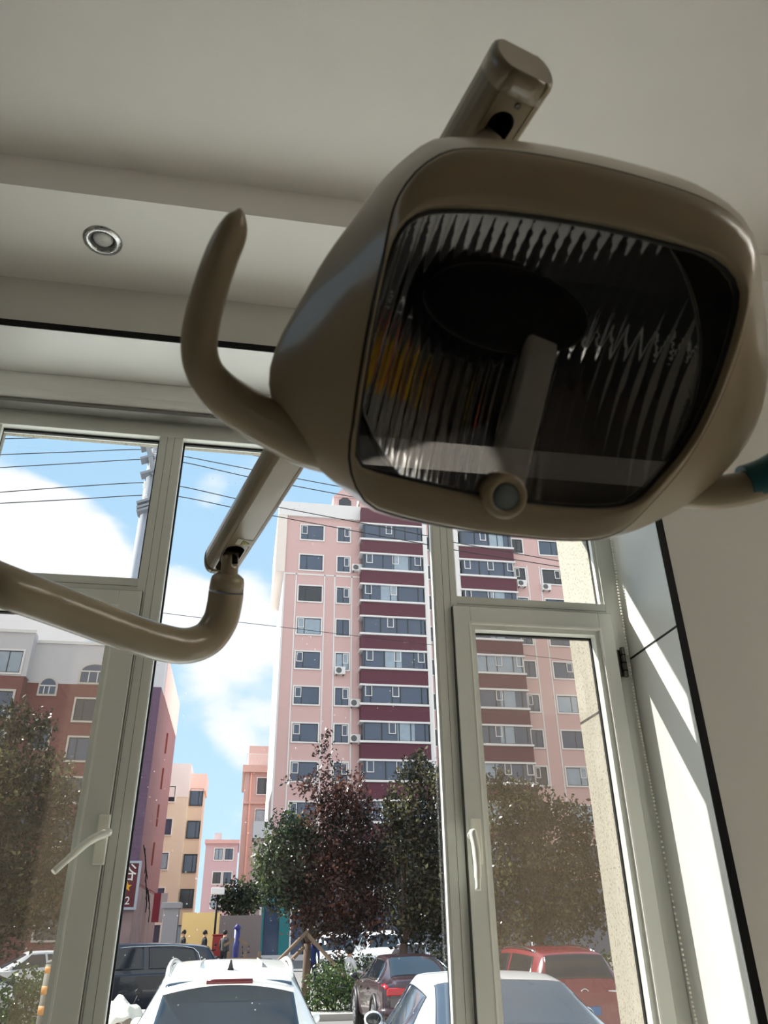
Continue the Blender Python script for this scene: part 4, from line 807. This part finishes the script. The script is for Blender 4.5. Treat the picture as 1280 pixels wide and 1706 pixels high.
# white car lower right
c = Car(SEDAN, 'white car seen from behind with a whip antenna, right of the middle pane', (240, 242, 244), (2.27, 8.0, -1.72), -.10, (1.06, 1.0, 1.0), glass=mat('sedan_rear_glass', (66, 76, 88), .07, var=.4, scale=1.5, spec=.6, coat=.2))
c.glass((4.15, 5.75), [(4.35, 7.2, 5.35, 7.3), (7.32, 9.45, 7.42, 8.6)], (9.1, 9.95)); c.wheels(); c.mirror(.18, 1.07, .90); c.lamps(.9, 4.0, 5.3, 1.4)
c.part('door_seam', MB().box(-.905, -.90, .0, .01, .5, 1.36), M_cblack)
ao = c.part('antenna', MB().lathe([(.035, 0), (.03, .02), (.012, .03)], (0, -.72, 1.40), (0, 0, 1), 16), M_cblack)
c.part('antenna_rod', MB().tube([(0, -.72, 1.42), (.02, -.80, 1.62)], .006, 6), M_cblack, ao)
# maroon sedan, three quarter rear view
c = Car(SEDAN, 'dark maroon saloon with red tail lamps and a four ring badge', (58, 40, 46), (3.76, 19.3, -1.76), 0.0, (1., 1., 1.0))
c.glass((3.9, 5.6), [(4.35, 7.2, 5.35, 7.3), (7.32, 9.9, 7.42, 8.8)], (9.1, 9.95)); c.wheels(); c.mirror(1.0, 1.0, .95); c.lamps(.75, 4.35, 5.35, 1.3)
for sd_ in (-1, 1):
    c.part('tail_lamp', MB().box(sd_*.42, sd_*.80, -2.285, -2.20, .76, .90), M_tail, bevel=.03)
    c.part('window_trim', MB().tube(spline([c.S(a, 10+sd_*t)+c.nrm(a, 10+sd_*t)*.012 for a, t in [(4.3, 4.85), (7.4, 4.85), (9.9, 4.85), (8.85, 3.2), (7.4, 3.15), (5.35, 3.2), (4.3, 4.85)]], 4), .012, 6), M_chrome)
    c.part('door_handle', MB().box(sd_*.895, sd_*.93, -.55, -.38, .80, .84).box(sd_*.895, sd_*.93, .45, .62, .79, .83), c.paint, bevel=.008)
bg_ = MB()
for k in range(4): bg_.tube([(-.095+k*.063+.045*math.cos(a), -2.262, .955+.045*math.sin(a)) for a in np.linspace(0, 2*PI, 25)], .007, 6)
c.part('ring_badge', bg_, M_chrome)
pl = c.part('number_plate', MB().box(-.22, .22, -2.31, -2.27, .74, .86), mat('plate_blue', (40, 120, 190), .4))
me = text_mesh('A3', .10, .003); o = c.part('model_lettering', me, M_chrome); o.matrix_local = Matrix.Translation((-.50, -2.292, .66)) @ MX
c.part('rear_bumper', MB().tube(spline([(-.86, -1.95, .50), (-.80, -2.24, .50), (-.4, -2.31, .50), (.4, -2.31, .50), (.80, -2.24, .50), (.86, -1.95, .50)], 6), .085, 10), c.paint)
# red SUV through the dusty right casement
c = Car(SUV, 'red car with silver roof rails seen through the right casement', (128, 36, 46), (6.0, 17.0, GROUND), 0., (.98, 1., 1.0))
c.glass((1.5, 3.35), [(4.2, 6.0, 4.6, 6.1), (6.15, 9.2, 6.25, 8.0)], (8.2, 9.1)); c.wheels(); c.mirror(.75, 1.12)
c.lamps(1.0, 4.2, 5.4, 1.4)
for tt in (7.4, 12.6):
    c.part('roof_rail', MB().tube([c.S(a, tt)+c.nrm(a, tt)*h for a, h in zip(np.linspace(4.6, 7.4, 9), (.0, .02, .032, .035, .035, .035, .032, .02, .0))], .022, 8), M_chrome)
c.part('emblem', MB().tube([(.075*math.cos(a), -2.262, 1.0+.075*math.sin(a)) for a in np.linspace(0, 2*PI, 25)], .012, 6).box(-.1, .1, -2.27, -2.25, .985, 1.015), M_chrome)
c.part('number_plate', MB().box(-.22, .22, -2.33, -2.25, .70, .82), mat('plate_blue2', (60, 120, 180), .4))
c.part('grab_handle', MB().box(.42, .62, -2.27, -2.22, 1.0, 1.05), M_chrome, bevel=.01)
# black SUV crossing the lane
c = Car(SUV, 'black car parked side on behind the white car in the lane', (26, 32, 44), (-2.55, 24.2, gz(24)+.08), PI/2, (1., 1.02, 1.0))
c.glass((1.5, 3.35), [(4.2, 6.0, 4.6, 6.1), (6.15, 9.2, 6.25, 8.0)], (8.2, 9.1)); c.wheels(); c.mirror(.75, 1.12)
for sd_ in (-1, 1): c.part('window_trim', MB().tube(spline([c.S(a, 10+sd_*t)+c.nrm(a, 10+sd_*t)*.012 for a, t in [(9.3, 4.9), (8.1, 3.15), (6.2, 3.15), (4.6, 3.2), (4.1, 4.9)]], 4), .014, 6), M_chrome)
# parked cars further off
for lab, st, rgb, px, py, Y, rz in [
    ('white car with a bright sun glint behind the left casement', SEDAN, (235, 236, 238), 62, 1640, 29.5, PI*.62),
    ('silver saloon with a red tail lamp at the left edge', SEDAN, (205, 205, 208), -112, 1680, 19.5, PI*.55),
    ('white people carrier facing the viewer behind the tree props', SUV, (236, 238, 240), 556, 1620, 35., PI),
    ('white off roader facing the viewer left of the white saloon', SUV, (238, 240, 242), 634, 1620, 37., PI),
    ('white saloon turned away behind the maroon saloon', SEDAN, (240, 241, 243), 692, 1628, 31., -.35),
    ('dark car in shade behind the right street tree', SUV, (60, 62, 68), 905, 1600, 33., PI)]:
    p = aty(px, py, Y); c = Car(st, lab, rgb, (p[0], Y, gz(Y)), rz)
    if st is SUV: c.glass((1.5, 3.35), [(4.2, 6.0, 4.6, 6.1), (6.15, 9.2, 6.25, 8.0)], (8.25, 9.1)); c.mirror(.75, 1.12)
    else: c.glass((3.9, 5.6), [(4.35, 7.2, 5.35, 7.3), (7.32, 9.9, 7.42, 8.8)], (9.1, 9.95)); c.mirror(1.0, 1.0, .95)
    c.wheels(); c.lamps(.75, 4.2, 5.4, 1.3)
    if rz == PI:
        for sd_ in (-1, 1): c.part('head_lamp', MB().box(sd_*.45, sd_*.78, 2.12, 2.26, .68, .84), M_chrome, bevel=.03)
        c.part('grille', MB().box(-.4, .4, 2.2, 2.335, .55, .78), M_cblack, bevel=.02)
# ---------------- people
M_skin = mat('skin', (196, 150, 125), .6)
def person(label, pos, top, trousers, rz=0, sit=False, hair=(25, 20, 18), extra=None):
    t = thing('person', label, 'person', pos, rz=rz)
    J = {'pel': (0, 0, .93), 'ch': (0, .0, 1.28), 'nk': (0, 0, 1.47), 'hd': (0, .02, 1.58), 'ht': (0, .02, 1.70)}
    if sit:
        for k in J: J[k] = (J[k][0], J[k][1]-.0, J[k][2]-.28)
    E = [('pel', 'ch'), ('ch', 'nk'), ('nk', 'hd'), ('hd', 'ht')]; R = {'pel': .15, 'ch': .165, 'nk': .06, 'hd': .095, 'ht': .085}
    dz = -.28 if sit else 0
    for s in (-1, 1):
        q = str(s)
        J['sh'+q] = (s*.19, 0, 1.40+dz); J['el'+q] = (s*.25, .10 if sit else -.02, 1.12+dz); J['wr'+q] = (s*.22, .36 if sit else .06, 1.05+dz if sit else .88); J['pm'+q] = (s*.21, .42 if sit else .08, 1.05+dz if sit else .80)
        E += [('ch', 'sh'+q), ('sh'+q, 'el'+q), ('el'+q, 'wr'+q), ('wr'+q, 'pm'+q)]; R.update({'sh'+q: .075, 'el'+q: .048, 'wr'+q: .035, 'pm'+q: .036})
        for k in range(5):
            f1, f2 = 'fa%s%d' % (q, k), 'fb%s%d' % (q, k); o = (k-1.5)*.02 if k < 4 else -.045; b = J['pm'+q]; ln = (.035, .042, .038, .03, .025)[k]
            J[f1] = (b[0]+s*-.005, b[1]+o+(.05 if sit else 0), b[2]-ln); J[f2] = (b[0]-s*.02, b[1]+o+(.05 if sit else 0), b[2]-ln*1.9); E += [('pm'+q, f1), (f1, f2)]; R[f1] = .010; R[f2] = .008
        if sit: J['hp'+q] = (s*.10, .02, .62); J['kn'+q] = (s*.15, .42, .60); J['an'+q] = (s*.15, .40, .12); J['to'+q] = (s*.16, .56, .06)
        else: J['hp'+q] = (s*.10, 0, .86); J['kn'+q] = (s*.11, .03+.06*s, .48); J['an'+q] = (s*.11, -.03+.10*s, .09); J['to'+q] = (s*.13, .13+.10*s, .04)
        E += [('pel', 'hp'+q), ('hp'+q, 'kn'+q), ('kn'+q, 'an'+q), ('an'+q, 'to'+q)]; R.update({'hp'+q: .10, 'kn'+q: .068, 'an'+q: .048, 'to'+q: .04})
    K = list(J); me = bpy.data.meshes.new('body'); me.from_pydata([J[k] for k in K], [(K.index(a), K.index(b)) for a, b in E], []); o = bpy.data.objects.new('body', me); C.objects.link(o); o.parent = t; WL[o.name] = WL[t.name]
    md = o.modifiers.new('Skin', 'SKIN'); 
    for i, k in enumerate(K): me.skin_vertices[0].data[i].radius = (R[k], R[k]*.85); me.skin_vertices[0].data[i].use_root = k == 'pel'
    sb_ = o.modifiers.new('Sub', 'SUBSURF'); sb_.levels = 1; sb_.render_levels = 1
    dg = bpy.context.evaluated_depsgraph_get(); dg.update(); m2 = bpy.data.meshes.new_from_object(o.evaluated_get(dg)); o.modifiers.clear(); o.data = m2
    m2.materials.clear()
    for m_ in (M_skin, mat('top_cloth', top, .85), mat('trouser_cloth', trousers, .9), M_cblack): m2.materials.append(m_)
    for p in m2.polygons:
        p.use_smooth = True; z = p.center[2]-dz; x = abs(p.center[0])
        p.material_index = (3 if p.center[2] < .10 else 2) if (p.center[2] < .95+dz and (x < .185 or sit) and not (sit and p.center[2] > .72)) else (1 if z < 1.47 and not (p.center[1] > .33 and sit) and not (not sit and x > .18 and z < .92) else 0)
    hz_ = 1.61+dz
    put('hair', MB().ball((0, -.005, hz_+.035), (.10, .105, .11), 8), mat('hair_dark', hair, .7), t, world=False)
    put('face', MB().ball((0, .105, hz_-.02), (.016, .025, .022), 5).ball((-.035, .095, hz_+.012), .011, 4).ball((.035, .095, hz_+.012), .011, 4).box(-.025, .025, .088, .10, hz_-.07, hz_-.06), mat('face_features', (120, 80, 66), .6), t, world=False)
    if extra: extra(t, hz_)
    return t
def helmet(t, z): put('helmet', MB().ball((0, .0, z+.05), (.135, .15, .135), 10), mat('helmet_shell', (26, 26, 28), .2), t, world=False)
def scooter(label, pos, rz, rgb, name='motor_scooter'):
    t = thing(name, label, 'scooter', pos, rz=rz); P = lambda n_, mb, m: put(n_, mb, m, t, world=False); pm = mat('scooter_paint', rgb, .35, coat=.4)
    for y in (-.62, .68): P('wheel', MB().lathe([(.13, -.05), (.22, -.05), (.24, 0), (.22, .05), (.13, .05)], (0, y, .24), (1, 0, 0), 20), M_tyre)
    P('body', MB().tube(spline([(0, .55, .86), (0, .50, .6), (0, .30, .32), (0, -.1, .32), (0, -.35, .48), (0, -.8, .58)], 5), [.11]*6+[.13]*10+[.16]*6+[.13]*4, 12, flat=.8), pm)
    P('seat', MB().tube([(0, .02, .62), (0, -.3, .66), (0, -.75, .68)], [.09, .13, .1], 12), M_cblack)
    P('handlebar', MB().tube([(-.33, .38, 1.0), (-.12, .50, .98), (.12, .50, .98), (.33, .38, 1.0)], .022, 8), M_cblack)
    P('fork', MB().tube([(0, .5, .95), (0, .68, .24)], .035, 8), M_steel)
    for sd_ in (-1, 1): P('mirror', MB().ball((sd_*.3, .42, 1.2), (.06, .015, .045), 6).tube([(sd_*.22, .42, 1.0), (sd_*.3, .42, 1.18)], .008, 5), M_cblack)
    return t
p = aty(582, 1640, 26.2); zg = gz(26.2)
scooter('grey scooter ridden by the helmeted person behind the maroon sedan', (p[0], 26.2, zg+.02), -1.2, (120, 120, 126))
person('person in a white shirt and dark helmet riding a scooter', (p[0], 26.2, zg+.08), (228, 228, 232), (60, 60, 66), -1.2, True, extra=helmet)
for lab, px, Y, top, tr in [('person in black walking past the yellow wall', 338, 39.5, (24, 24, 28), (28, 28, 34)), ('person in dark clothes at the left end of the yellow wall', 302, 40.5, (40, 38, 40), (34, 34, 38)), ('person in grey standing by the red cabinet', 372, 39, (70, 68, 70), (40, 40, 46)), ('person in blue standing under the red brown tree', 520, 30, (36, 56, 110), (40, 40, 60))]:
    p = aty(px, 1600, Y); person(lab, (p[0], Y, gz(Y)), top, tr, RNG.uniform(-2, 2))
p = aty(360, 1600, 40); solo('cabinet', MB().box(p[0]-.22, p[0]+.22, 39.9, 40.3, gz(40), gz(40)+1.5).box(p[0]-.25, p[0]+.25, 39.86, 40.34, gz(40)+1.5, gz(40)+1.56), mat('cabinet_red', (150, 44, 42), .5), 'dull red upright cabinet in front of the yellow wall', 'cabinet', (p[0], 40, gz(40)), bevel=.02)
p = aty(325, 1600, 40.2); scooter('pale scooter parked in front of the yellow wall', (p[0], 40.2, gz(40.2)), 1.7, (190, 170, 160))
p = aty(352, 1600, 38.6); scooter('white scooter parked by the red cabinet', (p[0], 38.6, gz(38.6)), .4, (215, 215, 215))
p = aty(424, 1600, 36.); scooter('black scooter parked in front of the grey brown wall', (p[0], 36, gz(36)), 1.1, (50, 46, 44))
p = aty(392, 1600, 36.5); z_ = aty(392, 1548, 36.5)[2]
fp = thing('finger_post', 'blue post with pointed wooden arms in front of the grey brown wall', 'sign post', (p[0], 36.5, gz(36.5)))
put('post', MB().tube([(p[0], 36.5, gz(36.5)), (p[0], 36.5, z_)], [.13, .12], 10).lathe([(.12, 0), (.16, .05), (.01, .2)], (p[0], 36.5, z_), (0, 0, 1), 10), mat('post_blue', (40, 44, 110), .5), fp)
for s in (-1, 1): put('arm', MB().obox((p[0]+s*.25, 36.45, z_-.45), unit([s, 0, -.55]), [0, 1, 0], unit([.55, 0, s]), .28, .03, .05), M_stake, fp)
fe = thing('fence', 'low timber rail fence in front of the grey brown wall', 'fence', (1.0, 35.5, gz(35.5)))
for px in (380, 408, 432): q = aty(px, 1600, 35.5); put('post', MB().box(q[0]-.06, q[0]+.06, 35.4, 35.5, gz(35.5), gz(35.5)+1.05), M_stake, fe)
qa, qb = aty(376, 1600, 35.5), aty(436, 1600, 35.5); put('rail', MB().box(qa[0], qb[0], 35.42, 35.48, gz(35.5)+.75, gz(35.5)+.85), M_stake, fe)
# covered scooter by the left mullion
Yc = 14.; p = aty(215, 1680, Yc); cs = scooter('scooter half covered by a pale cloth, left of the white car', (p[0], Yc, GROUND), .5, (150, 70, 60))
cv = MB(); gx, gy = 18, 14; V = []
for i in range(gx+1):
    for j in range(gy+1):
        u, v_ = i/gx-.5, j/gy-.5; x = u*.9; y = .35+v_*.9
        V.append((x, y, 1.12-1.15*abs(u)**1.5-.55*abs(v_)**1.7+.05*math.sin(9*u+5*v_)+.035*math.sin(17*v_-6*u)+.02*math.cos(23*u)))
cv.add(V, [(i*(gy+1)+j, (i+1)*(gy+1)+j, (i+1)*(gy+1)+j+1, i*(gy+1)+j+1) for i in range(gx) for j in range(gy)], True)
co_ = put('dust_cover', cv, mat('cover_cloth', (226, 220, 205), .8, var=.1), None, world=False, solid=.006); co_.location = (p[0], Yc, GROUND); co_.rotation_euler = (0, 0, .5)
tag(co_, 'crumpled pale cloth draped over the scooter front', 'cover')
# striped bollard through the left casement
Yb = 13.; a = aty(86, 1625, Yb); bo = thing('bollard', 'dark post with three orange reflective bands behind the left casement', 'bollard', (a[0], Yb, GROUND))
za = aty(91, 1606, Yb)[2]
put('post', MB().tube([(a[0], Yb, GROUND), (a[0], Yb, za)], .10, 16).lathe([(.10, 0), (.08, .04), (.01, .06)], (a[0], Yb, za), (0, 0, 1), 16), mat('post_grey_green', (86, 88, 80), .7), bo)
for y0, y1 in ((1610, 1621), (1642, 1656), (1675, 1690)):
    z0, z1 = aty(86, y1, Yb)[2], aty(86, y0, Yb)[2]; put('orange_band', MB().tube([(a[0], Yb, z0), (a[0], Yb, z1)], .104, 16), mat('orange_band', (196, 132, 62), .6), bo)
# ================================================================== camera, light and sky
cam = bpy.data.cameras.new('camera'); co = bpy.data.objects.new('camera', cam); C.objects.link(co)
cam.sensor_fit = 'VERTICAL'; cam.sensor_height = 34.6; cam.lens = FPX/1706*34.6; cam.clip_start = .02; cam.clip_end = 1000
rot = Matrix((CM[0], CM[1], -CM[2])).transposed()
co.matrix_world = rot.to_4x4(); bpy.context.scene.camera = co
cam.dof.use_dof = True; cam.dof.focus_distance = 6.0; cam.dof.aperture_fstop = 14.0
SUN = unit([-1., .60, 1.08])
sl_ = bpy.data.lights.new('sun', 'SUN'); sl_.energy = 7.4; sl_.angle = math.radians(.6); sl_.color = (1., .955, .88)
so = bpy.data.objects.new('sun', sl_); C.objects.link(so); so.rotation_euler = Vector(SUN).to_track_quat('Z', 'Y').to_euler(); so.location = (-20, 12, 22)
def fill_uplighter(x, y, rz, e):  # trough lights made up out of view to lift the room light
    t = thing('fill_light', 'unseen trough light added behind the viewer to fill the room', 'fill light', (x, y, 1.62), 'added fill lights behind the viewer', rz=rz)
    put('trough', MB().box(-.6, .6, 0, .16, .0, .01).box(-.6, .6, .15, .16, .01, .10).box(-.6, -.59, 0, .15, .01, .10).box(.59, .6, 0, .15, .01, .10), M_white, t, world=False)
    a = bpy.data.lights.new('fill_lamp', 'AREA'); a.shape = 'RECTANGLE'; a.size = 1.1; a.size_y = .10; a.energy = e; a.color = (1., 1., 1.)
    ao = bpy.data.objects.new('fill_lamp', a); C.objects.link(ao); ao.parent = t; ao.location = (0, .075, .05); ao.rotation_euler = (PI, 0, 0)

for x, y, rz in ((4.2, -.2, PI/2), (4.2, -2., PI/2)): fill_uplighter(x, y, rz, 42)
W_ = bpy.data.worlds.new('sky'); bpy.context.scene.world = W_; W_.use_nodes = True
nt = W_.node_tree; N = nt.nodes; L = nt.links; bg = N['Background']
tc = N.new('ShaderNodeTexCoord'); sep = N.new('ShaderNodeSeparateXYZ'); L.new(tc.outputs['Generated'], sep.inputs[0])
nz = N.new('ShaderNodeTexNoise'); nz.inputs['Scale'].default_value = 4.2; nz.inputs['Detail'].default_value = 9; nz.inputs['Roughness'].default_value = .58
mp = N.new('ShaderNodeMapping'); mp.inputs['Scale'].default_value = (1, 1, 1.9); mp.inputs['Location'].default_value = (.3, .7, .1)
L.new(tc.outputs['Generated'], mp.inputs[0]); L.new(mp.outputs[0], nz.inputs['Vector'])
def math_(op, a, b=None, clamp=False):
    n = N.new('ShaderNodeMath'); n.operation = op; n.use_clamp = clamp
    for i, q in enumerate((a, b)):
        if q is None: continue
        if isinstance(q, (int, float)): n.inputs[i].default_value = q
        else: L.new(q, n.inputs[i])
    return n.outputs[0]
acc = None
for px, py, rp, k in [(40, 940, 130, .40), (150, 960, 90, .32), (-90, 900, 150, .4), (205, 985, 50, .25), (350, 1060, 90, .33), (290, 990, 55, .3), (400, 1000, 55, .22), (420, 1190, 70, .2), (320, 1170, 55, .18), (380, 1240, 45, .14), (465, 1060, 60, .2), (350, 815, 30, .12), (20, 1060, 110, .3), (120, 740, 70, -.22), (200, 800, 50, -.12), (20, 740, 60, -.1), (420, 860, 50, -.12), (340, 1290, 50, -.12), (330, 880, 30, -.2), (300, 1120, 40, -.08)]:
    d = unit(ray(px, py)); ct = math.cos(math.atan(rp/FPX)*1.25)
    vm = N.new('ShaderNodeVectorMath'); vm.operation = 'DOT_PRODUCT'; vm.inputs[1].default_value = d
    nm = N.new('ShaderNodeVectorMath'); nm.operation = 'NORMALIZE'; L.new(tc.outputs['Generated'], nm.inputs[0]); L.new(nm.outputs[0], vm.inputs[0])
    mr = N.new('ShaderNodeMapRange'); mr.interpolation_type = 'SMOOTHSTEP'; mr.inputs[1].default_value = ct; mr.inputs[2].default_value = 1.0; mr.inputs[4].default_value = k
    L.new(vm.outputs['Value'], mr.inputs[0]); acc = mr.outputs[0] if acc is None else math_('ADD', acc, mr.outputs[0])
south = N.new('ShaderNodeMapRange'); south.inputs[1].default_value = .1; south.inputs[2].default_value = -.6; south.inputs[4].default_value = .35; L.new(sep.outputs[1], south.inputs[0])
tot = math_('ADD', math_('ADD', nz.outputs['Fac'], acc), south.outputs[0])
cf = N.new('ShaderNodeMapRange'); cf.interpolation_type = 'SMOOTHSTEP'; cf.inputs[1].default_value = .56; cf.inputs[2].default_value = .80; L.new(tot, cf.inputs[0])
el = N.new('ShaderNodeMapRange'); el.inputs[1].default_value = 0.; el.inputs[2].default_value = .75; L.new(sep.outputs[2], el.inputs[0])
blue = N.new('ShaderNodeMix'); blue.data_type = 'RGBA'; blue.inputs[6].default_value = (.50, .70, .86, 1); blue.inputs[7].default_value = (.27, .47, .68, 1); L.new(el.outputs[0], blue.inputs[0])
mixc = N.new('ShaderNodeMix'); mixc.data_type = 'RGBA'; L.new(cf.outputs[0], mixc.inputs[0]); L.new(blue.outputs[2], mixc.inputs[6])
cb = N.new('ShaderNodeMix'); cb.data_type = 'RGBA'; cb.inputs[6].default_value = (.80, .81, .83, 1); cb.inputs[7].default_value = (1.05, 1.04, 1.02, 1); L.new(south.outputs[0], cb.inputs[0]); L.new(cb.outputs[2], mixc.inputs[7])
L.new(mixc.outputs[2], bg.inputs[0]); bg.inputs[1].default_value = .82
sc_ = bpy.context.scene
sc_.view_settings.view_transform = 'Standard'; sc_.view_settings.look = 'None'; sc_.view_settings.gamma = 1; sc_.view_settings.use_curve_mapping = False; sc_.view_settings.exposure = .85
cy = sc_.cycles; cy.use_denoising = True; cy.max_bounces = 10; cy.diffuse_bounces = 5; cy.glossy_bounces = 5; cy.transparent_max_bounces = 24; cy.caustics_reflective = False; cy.caustics_refractive = False; cy.sample_clamp_indirect = 6
